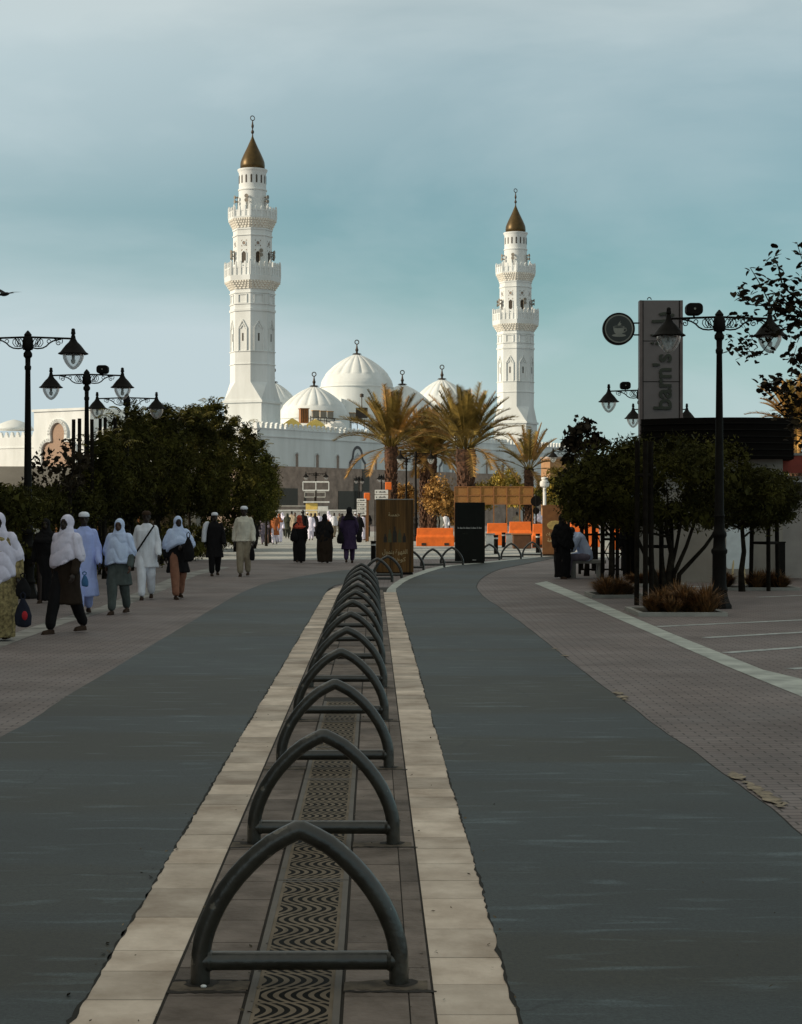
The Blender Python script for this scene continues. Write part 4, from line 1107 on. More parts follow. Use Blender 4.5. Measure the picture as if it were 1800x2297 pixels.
def make_minaret():
    o = empty('minaret')
    mb = MB()
    sq = []
    a = 2.45
    # square foot with eight ring points (corners doubled up), broached into the octagon
    c1 = a; s_ = 2.45
    oc = octa(a)
    def sqring(z, f=1.0):
        out = []
        for x_, y_ in oc:
            out.append((math.copysign(s_, x_) if abs(x_) > 0.1 else x_, math.copysign(s_, y_) if abs(y_) > 0.1 else y_, z))
        return out
    # octagon vertices sit at 22.5, 67.5 ... degrees: pairs collapse onto the square's corners
    rings = [sqring(0), sqring(14.45)]
    mb.loft([[Vector(v) for v in r] for r in rings])
    mb.loft([[Vector((v[0]*1.0, v[1]*1.0, v[2])) for v in sqring(14.75)], [Vector((*p, 16.9)) for p in oc], [Vector((*p, 27.8)) for p in oc]])
    mb.build('shaft', M_white, o)
    mb = MB()
    mb.loft([[Vector((v[0]*1.07, v[1]*1.07, z)) for v in sqring(0)] for z in (14.45, 14.75)])
    mb.build('base_ledge', M_white, o); mb = MB()
    for z, h_ in ((18.95, 0.10), (20.45, 0.10), (25.2, 0.28), (26.0, 0.10), (27.3, 0.12)):
        mb.loft([oring(a+0.10, z), oring(a+0.10, z+h_)])
    mb.build('mouldings', M_white, o)
    for k in range(8):
        M = face_local(k, a); mb = MB()
        strip(mb, [(-0.55, 20.55), (-0.55, 23.2), (0, 24.15), (0.55, 23.2), (0.55, 20.55)], 0.12, -0.02, 0.13, M)
        strip(mb, [(-0.55, 23.2), (-0.28, 23.2), (0, 23.65), (0.28, 23.2), (0.55, 23.2)], 0.10, -0.02, 0.10, M)
        mb.build('niche_frame', M_white, o)
        mb = MB(); strip(mb, [(-0.55, 26.15), (0.55, 26.15), (0.55, 27.15), (-0.55, 27.15)], 0.10, -0.02, 0.11, M, True); mb.build('panel_frame', M_white, o)
    for k in range(8):
        M = face_local(k, a)
        MB().prism([(-0.085, 21.7), (0.085, 21.7), (0.085, 22.6), (-0.085, 22.6)], 0.0, 0.03, 0, M).build('slit_window', M_dwin, o)
    # two balconies
    def balcony(zc0, zc1, zp0, zp1, a0, a1, m=M_trim):
        """corbelling from zc0 (apothem a0) to zc1 (a1), parapet zp0..zp1"""
        b = MB()
        steps = 4; hh = (zc1-zc0)/steps
        for i in range(steps):
            ai = a0 + (a1-a0)*(i+0.35)/steps
            b.loft([oring(ai, zc0+hh*i), oring(ai+0.05, zc0+hh*(i+0.7)), oring(ai+(a1-a0)/steps, zc0+hh*(i+1))])
            for k in range(8):
                M = face_local(k, ai); hw = ai*math.tan(PI/8); n = 4+i
                for j in range(n):
                    u = -hw + hw*2*(j+0.5)/n; ww = hw/n*0.5
                    b.prism([(u-ww, zc0+hh*(i+0.15)), (u+ww, zc0+hh*(i+0.15)), (u+ww, zc0+hh*(i+0.95)), (u-ww, zc0+hh*(i+0.95))], -0.02, 0.13, 0, M)
        c = b.build('balcony', m, o)
        b = MB()
        b.loft([oring(a1+0.02, zc1), oring(a1+0.06, zp0)])
        ph = zp1-zp0
        for k in range(8):
            M = face_local(k, a1-0.10); hw = (a1-0.1)*math.tan(PI/8); n = 3 if a1 < 2.8 else 4
            b.prism([(-hw, zp0), (hw, zp0), (hw, zp0+ph*0.50), (-hw, zp0+ph*0.50)], 0.0, 0.05, 0, M)
            for j in range(n+1):
                u = -hw + 2*hw*j/n; ww = 0.11 if 0 < j < n else 0.14
                b.prism([(u-ww, zp0), (u+ww, zp0), (u+ww, zp1-0.15), (u, zp1+0.18*(j in (0, n))), (u-ww, zp1-0.15)], -0.05, 0.14, 0, M)
            b.prism([(-hw, zp0+ph*0.50), (hw, zp0+ph*0.50), (hw, zp0+ph*0.62), (-hw, zp0+ph*0.62)], -0.03, 0.09, 0, M)
        b.build('parapet', M_white, c)
    balcony(27.8, 28.75, 29.35, 31.0, 2.45, 3.05)
    mb = MB()
    mb.loft([oring(2.12, 28.9), oring(2.12, 35.0)])
    mb.loft([oring(2.22, 34.1), oring(2.22, 34.22)])
    mb.loft([oring(2.20, 34.8), oring(2.20, 35.0)])
    mb.build('upper_shaft', M_white, o)
    for k in range(8):
        dk = MB(); mb = MB(); M = face_local(k, 2.12)
        rr = [(0.17*math.cos(j*PI/5), 33.2+0.17*math.sin(j*PI/5)) for j in range(10)]
        dk.prism(rr, 0, 0.03, 0, M)
        strip(mb, [(0.25*math.cos(j*PI/6), 33.2+0.25*math.sin(j*PI/6)) for j in range(12)], 0.07, -0.01, 0.07, M, True)
        for sx_ in (-1, 1):
            for sz_ in (-1, 1):
                dk.prism([(sx_*0.36, 33.2+sz_*0.20), (sx_*0.36, 33.2+sz_*0.37), (sx_*0.20, 33.2+sz_*0.37)], 0, 0.02, 0, M)
            dk.prism([(sx_*0.36, 32.25), (sx_*0.36, 32.45), (sx_*0.20, 32.45)], 0, 0.02, 0, M)
        strip(mb, arch_pts(0.66, 30.9, 31.95, 32.3), 0.09, -0.01, 0.08, M)
        dk.build('rosette', M_lattice, o); mb.build('window_surround', M_white, o)
    for k in range(8):
        M = face_local(k, 2.12)
        MB().prism(arch_pts(0.54, 30.9, 31.95, 32.22), 0, 0.03, 0, M).build('arched_window', M_dwin, o)
    balcony(35.0, 36.1, 36.3, 37.55, 2.12, 2.62)
    mb = MB()
    mb.lathe([(35.5, 1.66), (39.55, 1.63), (39.58, 1.72), (39.72, 1.72), (39.75, 1.61), (41.7, 1.61), (41.85, 1.70), (42.0, 1.78), (42.1, 1.78), (42.15, 1.5)], 32)
    mb.build('drum', M_white, o, auto=35)
    for k in range(16):
        a_ = 2*PI*k/16
        M = Matrix(((-math.sin(a_), 0, math.cos(a_), math.cos(a_)*1.585), (math.cos(a_), 0, math.sin(a_), math.sin(a_)*1.585), (0, 1, 0, 0), (0, 0, 0, 1)))
        MB().prism([(-0.09, 40.4), (0.09, 40.4), (0.09, 41.25), (0, 41.38), (-0.09, 41.25)], 0.0, 0.05, 0, M).build('slit_window', M_dwin, o)
    mb = MB()
    for k in range(4):
        a_ = 2*PI*k/4 + 0.2
        M = Matrix(((-math.sin(a_), 0, math.cos(a_), math.cos(a_)*1.60), (math.cos(a_), 0, math.sin(a_), math.sin(a_)*1.60), (0, 1, 0, 0), (0, 0, 0, 1)))
        strip(mb, arch_pts(0.66, 36.3, 38.4, 38.85), 0.10, 0.0, 0.12, M)
    mb.build('door_surrounds', M_white, o)
    mb = MB()
    mb.lathe([(42.1, 1.44), (42.6, 1.46), (43.0, 1.42), (43.4, 1.28), (43.9, 1.06), (44.4, 0.82), (44.9, 0.58), (45.4, 0.36), (45.9, 0.15), (46.1, 0.08)], 32)
    mb.build('cap', M_gold, o, smooth=True)
    f = MB()
    f.lathe([(46.0, 0.10), (46.4, 0.07), (46.45, 0.15), (46.62, 0.19), (46.78, 0.14), (46.85, 0.07), (47.05, 0.08), (47.2, 0.15), (47.4, 0.15), (47.6, 0.09), (48.0, 0.05)], 12)
    f.tube([(0.27*math.sin(2*PI*j/20)*0.8, -0.27*math.sin(2*PI*j/20)*0.6, 48.25-0.27*math.cos(2*PI*j/20)) for j in range(21)], 0.055, 6)
    f.build('finial', M_bronze, o, auto=50)
    # horn loudspeakers
    for (rad_, z0, ks) in ((2.25, 31.75, (0.1, 1.65, 2.45, 4.0, 4.85, 5.6)), (1.75, 38.2, (0.15, 2.4, 3.3, 4.55, 5.9))):
        for an in ks:
            hb = MB()
            for dz in (0.0, 0.5):
                d = Vector((math.cos(an), math.sin(an), 0)); p = Vector((0, 0, z0+dz)) + d*rad_
                hb.tube([p, p+d*0.28, p+d*0.38, p+d*0.52], [0.07, 0.09, 0.17, 0.25], 10)
            hb.tube([Vector((math.cos(an)*(rad_+0.1), math.sin(an)*(rad_+0.1), z0-1.0)), Vector((math.cos(an)*(rad_+0.1), math.sin(an)*(rad_+0.1), z0+0.7))], 0.035, 5)
            hb.build('horn_loudspeaker', M_grayeq, o, auto=40)
    return o
mrot = R(67)
min0 = make_minaret()
min0.location = (X(567, 211), 211, 0); min0.rotation_euler = (0, 0, mrot)
tag(min0, 'tall white minaret with gilded pointed cap, left and nearer of the two', 'minaret', 'white minarets of the mosque')
m2 = copy_tree(min0)
m2.location = (X(1157, 258), 258, -0.1)
tag(m2, 'tall white minaret with gilded pointed cap, right and further of the two', 'minaret', 'white minarets of the mosque')

# ------------------------------------------------------------------ mosque
mosque = empty('mosque', (0, 0, 0), 0, 'long white mosque with ribbed domes, battlements and a brown stone base', 'mosque')
d1 = Vector((0.53, 0.848)).normalized(); d2 = Vector((-0.848, 0.53)).normalized()
C0 = Vector((X(577, 203), 203.0))
def rect_pts(o_, u, v, a0, a1, b0, b1):
    return [tuple(o_ + u*a0 + v*b0), tuple(o_ + u*a1 + v*b0), tuple(o_ + u*a1 + v*b1), tuple(o_ + u*a0 + v*b1)]
MB().prism(rect_pts(C0, d1, d2, 0, 84, 0, 33), 6.9, 11.2).build('wall', M_white, mosque)
MB().prism(rect_pts(C0, d1, d2, -0.7, 90, -0.7, 70), -0.2, 6.95).build('stone_base', M_stone, mosque)
mb = MB(); mb.prism(rect_pts(C0, d1, d2, -0.12, 84, -0.12, 33), 10.3, 10.45); mb.prism(rect_pts(C0, d1, d2, -0.08, 84, -0.08, 33), 11.2, 11.3); mb.build('string_course', M_white, mosque)
mb = MB()
def merlon_row(mb, o_, u, n_, length, z, step=0.95, inset=0.2):
    k = 0
    while k*step < length:
        p = o_ + u*(k*step+0.3) + n_*inset
        ang = math.atan2(u.y, u.x)
        M = Matrix.Translation((p.x, p.y, z)) @ Matrix.Rotation(ang, 4, 'Z') @ Matrix(((1,0,0,0),(0,0,-1,0),(0,1,0,0),(0,0,0,1)))
        mb.prism([(-0.30, 0), (0.30, 0), (0.30, 0.24), (0.17, 0.34), (0.24, 0.46), (0, 0.68), (-0.24, 0.46), (-0.17, 0.34), (-0.30, 0.24)], -0.15, 0.15, 0, M)
        k += 1
merlon_row(mb, C0, d1, d2, 84, 11.3)
merlon_row(mb, C0, d2, d1, 33, 11.3)
mb.build('battlements', M_white, mosque)
def wall_M(t_):      # local (u right along wall, v up, w outwards)
    n_ = -d2; p = C0 + d1*t_
    return Matrix(((d1.x, 0, n_.x, p.x), (d1.y, 0, n_.y, p.y), (0, 1, 0, 0), (0, 0, 0, 1)))
def wall_t(px):
    k = (px-900)/F
    return (k*C0.y - C0.x)/(d1.x - k*d1.y)
for px0, px1 in ((661, 669.5), (707, 715.5), (753, 761), (839, 846), (925, 931), (965, 971), (1088, 1094.5), (1125, 1131)):
    t0, t1 = wall_t(px0), wall_t(px1); M = wall_M((t0+t1)/2); w_ = (t1-t0)
    pts = [(-w_/2, 6.96), (w_/2, 6.96), (w_/2, 8.25)] + [(w_/2*math.cos(PI*j/8), 8.25+w_/2*math.sin(PI*j/8)) for j in range(1, 8)] + [(-w_/2, 8.25)]
    wo = MB().prism(pts, 0.0, 0.03, 0, M).build('lattice_window', M_lattice, mosque)
    mb = MB(); strip(mb, [pts[0]] + [pts[-1]] + pts[3:-1][::-1] + [pts[2], pts[1]], 0.16, 0.0, 0.10, M); mb.build('window_frame', M_white, wo)
for px0, px1, lab in ((785, 819, 'left'), (986, 1016, 'right')):
    t0, t1 = wall_t(px0), wall_t(px1); M = wall_M((t0+t1)/2); w_ = (t1-t0)
    hw = w_/2
    pts = [(-hw, 6.96), (-hw, 7.7)]
    for j in range(1, 6): pts.append((-hw + hw*0.42*math.sin(j/5*PI/2)*0.9, 7.7+0.75*j/5))
    for j in range(0, 8): pts.append((-hw*0.60*math.cos(j/7*PI/2), 8.55+1.1*math.sin(j/7*PI/2)))
    full = pts + [(-x_, z_) for x_, z_ in pts[::-1][1:]]
    wo = MB().prism([(x_, z_) for x_, z_ in full], 0.0, 0.02, 0, M).build('trefoil_panel', M_white, mosque)
    mb = MB(); strip(mb, full, 0.34, 0.0, 0.06, M); mb.build('trefoil_outline', mat('grey_stone_trim', (0.20, 0.20, 0.21), 0.8) if 'grey_stone_trim' not in bpy.data.materials else bpy.data.materials['grey_stone_trim'], wo)
    mb = MB(); mb.prism([(-hw*0.5, 6.96), (hw*0.5, 6.96), (hw*0.5, 8.3), (0, 9.0), (-hw*0.5, 8.3)], 0.021, 0.04, 0, M); mb.build('trefoil_door', mat('grey_panel', (0.42, 0.46, 0.48), 0.7) if 'grey_panel' not in bpy.data.materials else bpy.data.materials['grey_panel'], wo)
# openings in the stone base
def base_M(t_):
    n_ = -d2; p = C0 + d1*t_ - d2*0.7
    return Matrix(((d1.x, 0, n_.x, p.x), (d1.y, 0, n_.y, p.y), (0, 1, 0, 0), (0, 0, 0, 1)))
for px0, px1, z0, z1 in ((600, 657, 2.4, 4.4), (672, 676, 2.3, 4.3), (748, 803, 1.9, 4.2), (783, 793, 1.5, 5.8), (802, 818, 4.2, 6.9)):
    t0, t1 = wall_t(px0), wall_t(px1)
    MB().prism([(0, z0), (t1-t0, z0), (t1-t0, z1), (0, z1)], 0.0, 0.05, 0, base_M(t0)).build('dark_opening', M_dwin, mosque)
# left portal block with a trefoil arch
tp = 32.5; PB = C0 + d2*30.0
MB().prism(rect_pts(C0, d2, d1, 24.6, 33.8, -0.6, 9), 6.9, 14.0).build('portal', M_white, mosque)
mb = MB(); mb.prism(rect_pts(C0, d2, d1, 24.4, 34.0, -0.8, 9.2), 14.0, 14.3); mb.prism(rect_pts(C0, d2, d1, 25.2, 25.7, -0.68, 0), 7, 13.9); mb.build('portal_cornice', M_white, mosque)
MB().prism(rect_pts(C0, d2, d1, 33.8, 78, 0.0, 9), 6.9, 11.0).build('side_wall', M_white, mosque)
mb = MB(); merlon_row(mb, C0 + d2*34.1, d2, d1, 43, 11.0); mb.build('battlements', M_white, mosque)
mb = MB(); mb.prism(rect_pts(C0, d2, d1, 33.8, 78, -0.1, 9), 9.6, 9.75); mb.build('string_course', M_white, mosque)
n_ = -d1; pc = C0 + d2*29.7 + n_*0.6
Mp = Matrix(((-d2.x, 0, n_.x, pc.x), (-d2.y, 0, n_.y, pc.y), (0, 1, 0, 0), (0, 0, 0, 1)))
pts = [(-2.35, 6.96)]
for j in range(7): pts.append((-1.25-1.1*math.cos(j/6*PI*0.55), 8.9+1.25*math.sin(j/6*PI*0.55)))
for j in range(8): pts.append((-1.15*math.cos(j/7*PI/2), 10.9+1.6*math.sin(j/7*PI/2)))
pts = [(x_*1.2, z_+0.3) for x_, z_ in pts]; pts[0] = (pts[0][0], 6.96)
full = pts + [(-x_, z_) for x_, z_ in pts[::-1][1:]]
wo = MB().prism(full, 0.0, 0.03, 0, Mp).build('trefoil_screen', mat('pink_lattice', (0.36, 0.24, 0.17), 0.8, var=0.15, scale=10), mosque)
mb = MB(); strip(mb, full, 0.42, 0.0, 0.3, Mp); mb.build('trefoil_surround', M_white, wo)

def dome(px, py_top, D, R_, hh, zbase, drum, ribs=18, ribend=0.33, prof=None):
    x_, y_ = X(px, D), D
    e_ = MB(); n = ribs*8
    prof = prof or [(0, 1), (0.2, 0.935), (0.28, 0.84), (0.51, 0.70), (0.67, 0.64), (0.83, 0.29*1.0), (0.93, 0.18), (0.985, 0.08)]
    def rad_at(t_):      # t 0..1 up
        tab = [(0, 1.0), (0.10, 0.995), (0.2, 0.965), (0.3, 0.91), (0.4, 0.84), (0.5, 0.755), (0.6, 0.655), (0.7, 0.54), (0.8, 0.405), (0.88, 0.28), (0.94, 0.165), (0.98, 0.075), (1.0, 0.02)]
        for (a0, b0), (a1, b1) in zip(tab, tab[1:]):
            if t_ <= a1: return b0 + (b1-b0)*(t_-a0)/(a1-a0)
        return 0.02
    rings = []; NZ = 44
    for i in range(NZ+1):
        t_ = i/NZ; r = rad_at(t_)*R_
        ring = []
        for j in range(n):
            a_ = 2*PI*j/n
            lobe = abs(math.sin(a_*ribs/2))**0.5
            k_ = max(0.0, min(1.0, (t_-ribend)/0.06)) * (1 if t_ < 0.97 else 0)
            rr = r + k_*0.075*R_*(0.60*lobe-0.30)*min(1, r/R_*2)
            ring.append((x_+rr*math.cos(a_), y_+rr*math.sin(a_), zbase+hh*t_))
        rings.append(ring)
    e_.loft(rings, cap=False)
    d_ = e_.build('dome', M_white, mosque, smooth=True)
    mb = MB(); mb.lathe([(zbase-drum, R_*1.0), (zbase-0.15, R_*1.0), (zbase-0.12, R_*1.03), (zbase, R_*1.03), (zbase+0.02, R_*0.99)], 48, (x_, y_, 0)); mb.build('drum', M_white, d_, auto=30)
    zt = zbase+hh; f = MB(); s_ = D*0.00025*1.0
    S = D/F
    f.lathe([(zt-0.05, 11*S), (zt+1.2*S, 8*S), (zt+2*S, 2.2*S), (zt+6*S, 2.6*S), (zt+9*S, 4.0*S), (zt+12*S, 2.5*S), (zt+18*S, 1.5*S), (zt+22*S, 1.2*S)], 12, (x_, y_, 0))
    f.tube([(x_+4.4*S*math.sin(2*PI*j/20), y_, zt+26.5*S-4.6*S*math.cos(2*PI*j/20)) for j in range(21)], 1.1*S, 6)
    f.build('finial', M_bronze, d_, auto=50)
def dz(py, D): return Z(py, D)
def dome_px(px, ptop, pbase, Rpx, D, drum=3.0, ribs=18):
    dome(px, ptop, D, Rpx*D/F, dz(ptop, D)-dz(pbase, D), dz(pbase, D), drum, ribs)
dome_px(705, 866, 939, 80, 226, 2.5)
dome_px(801, 794, 869, 81, 243, 4.5)
dome_px(903, 862, 935, 76, 247, 3.0)
dome_px(992, 850, 915, 66, 270, 4.0)
dome_px(614, 857, 925, 60, 262, 4.0)
MB().prism([(X(722, 243), 238), (X(770, 243), 236), (X(790, 243), 242), (X(730, 243), 246)], 10, Z(898, 240)).build('dome_plinth', M_white, mosque)
dd_ = MB(); dd_.lathe([(Z(965, 232), 2.6), (Z(958, 232), 2.4), (Z(950, 232), 1.7), (Z(944, 232), 0.8), (Z(941, 232), 0.05)], 20, (X(32, 232), 232, 0)); dd_.build('low_dome', M_white, mosque, smooth=True)
# things on the roof
for i, (px, py, rp, D) in enumerate(((656, 938, 25, 214), (708, 940, 23, 216), (752, 952, 26, 221))):
    S = D/F
    o = MB().lathe([(Z(962, D)-1.2, rp*S*1.04), (Z(957, D), rp*S*1.0), (Z(951, D), rp*S*0.80), (Z(945.5, D), rp*S*0.52), (Z(py+2.5, D), rp*S*0.22), (Z(py, D), 0.05)], 20, (X(px, D), D, 0)).build('canopy', M_yellow if i < 2 else M_whiteplastic, smooth=True)
    tag(o, ['yellow low canopy on the mosque roof beside the left minaret', 'yellow low canopy on the roof right of the brown hut', 'pale low canopy on the roof below the grey coolers'][i], 'canopy', 'low round canopies on the mosque roof')
D = 218
o = MB().box((0, 0, 0.85), (1.0, 1.0, 1.7)).build('roof_hut', M_brownwood, loc=(X(682, D), D, Z(949, D)), rz=0.3)
MB().box((0, 0, 1.75), (1.15, 1.15, 0.1)).build('roof', M_brownwood, o)
mb = MB()
for s in (-0.5, -0.17, 0.17, 0.5): mb.box((s*0.85, -0.515, 0.85), (0.05, 0.03, 1.6))
mb.build('slats', M_bronze, o)
tag(o, 'small brown timber hut on the mosque roof', 'hut')
for i in range(7):
    px = 708 + i*16.0; D = 219 + i*1.6; z0 = Z(948+i*0.8, D)
    o = MB().box((0, 0, 1.0), (0.74, 0.66, 0.85), rz=0.4).build('air_cooler', M_grayeq, loc=(X(px, D), D, z0))
    MB().box((0, 0, 1.465), (0.84, 0.76, 0.08), rz=0.4).build('lid', M_tan, o)
    mb = MB()
    for sx_ in (-0.25, 0.25):
        mb.box((sx_, 0, 0.28), (0.06, 0.05, 0.57))
    mb.build('stand', M_bronze, o)
    tag(o, 'grey roof cooler on a stand, ' + ['leftmost, beside the brown hut', 'second from the brown hut', 'third from the brown hut', 'fourth from the brown hut', 'fifth from the brown hut', 'sixth from the brown hut', 'rightmost, against the palm fronds'][i], 'air cooler', 'grey coolers in a row on the mosque roof')
D0_, D1_ = 216.5, 232
mb = MB()
for dz_ in (0, 0.35):
    mb.tube([(X(697, D0_), D0_, Z(942, D0_)+dz_), (X(835, D1_), D1_, Z(951, D1_)+dz_)], 0.06, 5)
for i in range(9):
    t_ = i/8; p = Vector((X(697, D0_), D0_, Z(942, D0_))).lerp(Vector((X(835, D1_), D1_, Z(951, D1_))), t_)
    mb.tube([p+Vector((0, 0, -0.8)), p+Vector((0, 0, 0.5))], 0.05, 5)
tag(mb.build('roof_railing', M_bronze), 'brown metal rail running below the coolers on the mosque roof', 'railing')
D = 228
o = MB().box((0, 0, 1.0), (1.5, 1.2, 1.3)).build('roof_tank', M_bronze, loc=(X(812, D), D, Z(944, D)))
MB().lathe([(1.6, 0.06), (3.0, 0.06), (3.05, 0.25), (3.4, 0.25), (3.5, 0.05)], 10).build('vent_cowl', M_bronze, o)
tag(o, 'dark box with a vent cowl on the roof left of the palm crown', 'roof tank')

# ------------------------------------------------------------------ right-hand shop, sign and walls
shop = empty('cafe_building', (X(1445, 43), 43.3, 0), R(-8.5), 'low beige cafe building with a curved dark top band, behind the right-hand trees', 'building')
Wd = 3.65
def curve_pts(b, n=12, x0=0.0, x1=Wd, y0=0.0):
    out = []
    for i in range(n+1):
        t_ = i/n; out.append((x0+(x1-x0)*t_, y0 - b*4*t_*(1-t_)))
    return out
MB().prism(curve_pts(0.62, x0=-0.03, x1=Wd-0.05, y0=-0.04) + [(Wd-0.05, 3.2), (-0.03, 3.2)], 2.92, 3.90).build('top_band', M_band, shop)
MB().prism([(0.05, 0.10), (Wd-0.3, 0.10), (Wd-0.3, 3.1), (0.05, 3.1)], 0, 2.92).build('wall', M_beige, shop)
mb = MB()
for k in range(6): mb.prism(curve_pts(0.66, x0=-0.05, x1=Wd-0.03, y0=-0.055) + [(Wd-0.03, 0.1), (-0.05, 0.1)], 2.98+k*0.155, 3.0+k*0.155)
mb.build('band_rails', M_black, shop)
b2 = empty('low_building', (X(1755, 44), 44.6, 0), R(-6), 'paler low building with a red fascia at the right edge of the photo', 'building')
MB().prism([(-0.5, 0), (9, 0), (9, 6), (-0.5, 6)], 0, 2.55).build('wall', M_beige2, b2)
MB().prism([(-0.05, -0.35), (9, -0.35), (9, 0), (-0.05, 0)], 2.62, 3.05).build('fascia', M_awning, b2)
MB().prism([(-0.08, -0.38), (9, -0.38), (9, 0), (-0.08, 0)], 3.05, 3.11).build('fascia_edge', M_concrete, b2)
MB().prism([(0.22, -0.02), (1.15, -0.02), (1.15, 0.0), (0.22, 0.0)], 2.02, 2.40).build('window', M_dwin, b2)
mb = MB(); 
for q in (((0.18, 2.0), (1.19, 2.0)), ((0.18, 2.42), (1.19, 2.42))): mb.box(((q[0][0]+q[1][0])/2, -0.03, q[0][1]), (1.01, 0.06, 0.04))
mb.build('window_frame', M_whiteplastic, b2)
# wall section left of the shop, in the dark under the trees
MB_ = MB().box((0, 0, 1.1), (2.6, 0.25, 2.2)).build('low_wall', M_beige, loc=(X(1560, 41.5), 41.9, 0), rz=R(-8.5))
tag(MB_, 'beige wall under the broad dark tree', 'wall')
MB().box((0, -0.01, 2.22), (2.7, 0.33, 0.06)).build('coping', M_concrete, MB_)

pyl = empty('sign_pylon', (X(1482, 47), 47, 0), 0, 'tall grey shop sign pylon with lettering running upwards', 'sign')
S = 47/F; zt = Z(675, 47); hw = 49*S
MB().box((0, 0, zt/2), (2*hw-0.10, 0.26, zt)).build('panel', M_signpanel, pyl)
for s in (-1, 1): MB().box((s*(hw-0.045), -0.005, zt/2), (0.075, 0.31, zt)).build('side_strip', M_signedge, pyl, bevel=0.006)
mb = MB()
for py in (766, 857): mb.box((0, -0.1315, Z(py, 47)), (2*hw-0.16, 0.006, 0.02))
for s in (-1, 1): mb.box((s*(hw-0.10), -0.132, zt/2), (0.02, 0.006, zt))
mb.build('panel_joint', M_black, pyl)
mb = MB(); mb.tube([(X(1457, 47)-X(1482, 47)+0.05*math.cos(PI*j/8), 0, zt+0.03+0.06*math.sin(PI*j/8)) for j in range(9)], 0.012, 6); mb.build('lifting_eye', M_black, pyl)
ROTV = Matrix.Rotation(R(90), 3, 'X').to_euler()
up = (Matrix.Rotation(R(90), 4, 'X') @ Matrix.Rotation(R(90), 4, 'Z')).to_euler()
text("barn's", 0.66, M_signtext, pyl, (X(1487, 47)-X(1482, 47), -0.135, Z(857, 47)), up, 0.04, 0.012, width=1.46)
text(arab('بارنز'), 0.62, M_signtext, pyl, (X(1484, 47)-X(1482, 47), -0.135, Z(742, 47)), up, 0.04, 0.014, width=0.95)
for py in (753, 771): MB().lathe([(-0.02, 0.045), (0.02, 0.045)], 12).build('lettering', M_signtext, pyl, loc=(X(1462, 47)-X(1482, 47), -0.15, Z(py, 47)))
rs = empty('round_sign', (X(1388, 47), 47, Z(738, 47)), 0, 'round dark sign with a steaming coffee cup, left of the pylon', 'sign')
def disc(r, y0, y1, n=48): return MB().prism([(r*math.cos(2*PI*j/n), r*math.sin(2*PI*j/n)) for j in range(n)], -y0, -y1, 0, MXZ)
rr = 36*S
disc(rr, 0.10, -0.08).build('rim', M_black, rs)
disc(rr*0.88, -0.08, -0.088).build('ring', M_signcream, rs)
disc(rr*0.80, -0.088, -0.095).build('face', M_signround, rs)
cup = [(-0.36, 0.10), (-0.33, -0.12), (-0.26, -0.27), (-0.14, -0.35), (0.14, -0.35), (0.24, -0.27), (0.30, -0.12), (0.33, 0.10)]
k_ = rr/1.0
def sc_(p): return [(x_*k_, z_*k_) for x_, z_ in p]
pic = MB()
pic.prism(sc_(cup), 0.095, 0.10, 0, MXZ)
pic.prism(sc_([(0.36*math.cos(2*PI*j/24)-0.015, 0.10+0.08*math.sin(2*PI*j/24)) for j in range(24)]), 0.100, 0.104, 0, MXZ)
pic.prism(sc_([(0.44*math.cos(2*PI*j/24), -0.42+0.09*math.sin(2*PI*j/24)) for j in range(24)]), 0.095, 0.099, 0, MXZ)
pic.prism(sc_([(0.30*math.cos(2*PI*j/24)-0.015, 0.10+0.055*math.sin(2*PI*j/24)) for j in range(24)]), 0.104, 0.107, 1, MXZ)
strip(pic, sc_([(0.30, 0.02), (0.43, 0.02), (0.47, -0.07), (0.42, -0.17), (0.28, -0.22)]), 0.05*k_*1.4, 0.095, 0.10, MXZ.to_4x4())
pic.prism(sc_([(-0.10, 0.22), (-0.02, 0.34), (0.10, 0.50), (0.07, 0.36), (0.16, 0.30), (0.10, 0.22), (0.0, 0.20)]), 0.095, 0.10, 0, MXZ)
pic.build('cup_picture', [M_signcream, M_signround], rs)
for z_ in (0.12, -0.12): MB().tube([(rr-0.02, 0, z_*1.3), (rr+0.22, 0, z_*1.3)], 0.02, 6).build('bracket', M_black, rs)

# white board on easel legs, slim bin
wb = empty('notice_board', (X(1658, 40.5), 40.6, 0), 0, 'pale rounded board standing before the beige wall, right of the nearest lamp', 'board')
MB().prism([(x_, z_+Z(1226, 40.5)) for x_, z_ in rounded_rect(0.54, 1.02, 0.07)], -0.03, 0.03, 0, MXZ).build('panel', M_panelwhite, wb)
for s in (-1, 1): MB().tube([(s*0.10, 0, 0.62), (s*0.16, -0.1, 0)], 0.022, 6).build('leg', M_adtext, wb)
pb2 = empty('black_post', (X(1754, 42.8), 42.8, 0), 0, 'slim square black post before the paler wall at the right edge', 'post')
MB().box((0, 0, 0.46), (0.15, 0.12, 0.92)).build('body', M_black, pb2, bevel=0.01)
MB().box((0, 0, 0.925), (0.17, 0.14, 0.03)).build('lid', M_black, pb2)
# bench and railing under the right trees
be = empty('bench', (X(1318, 44.3), 44.6, 0), 0, 'stone bench with the man in white sitting on it', 'bench')
MB().box((0, 0, 0.41), (0.95, 0.46, 0.09)).build('seat', M_concrete, be, bevel=0.012)
for s in (-1, 1): MB().box((s*0.34, 0, 0.18), (0.14, 0.36, 0.365)).build('leg', M_concrete, be)
rl = empty('railing', (X(1385, 47.5), 47.5, 0), 0, 'dark cross-braced railing beyond the bench', 'railing')
mb = MB()
mb.tube([(-1.0, 0, 1.05), (1.25, 0, 1.05)], 0.03, 6); mb.tube([(-1.0, 0, 0.12), (1.25, 0, 0.12)], 0.025, 6); mb.tube([(-1.0, 0, 0.55), (1.25, 0, 0.55)], 0.02, 6)
mb.build('rails', M_stake, rl)
for k in range(6): MB().box((-1.0+0.45*k, 0, 0.55), (0.07, 0.07, 1.15)).build('post', M_stake, rl)
mb = MB()
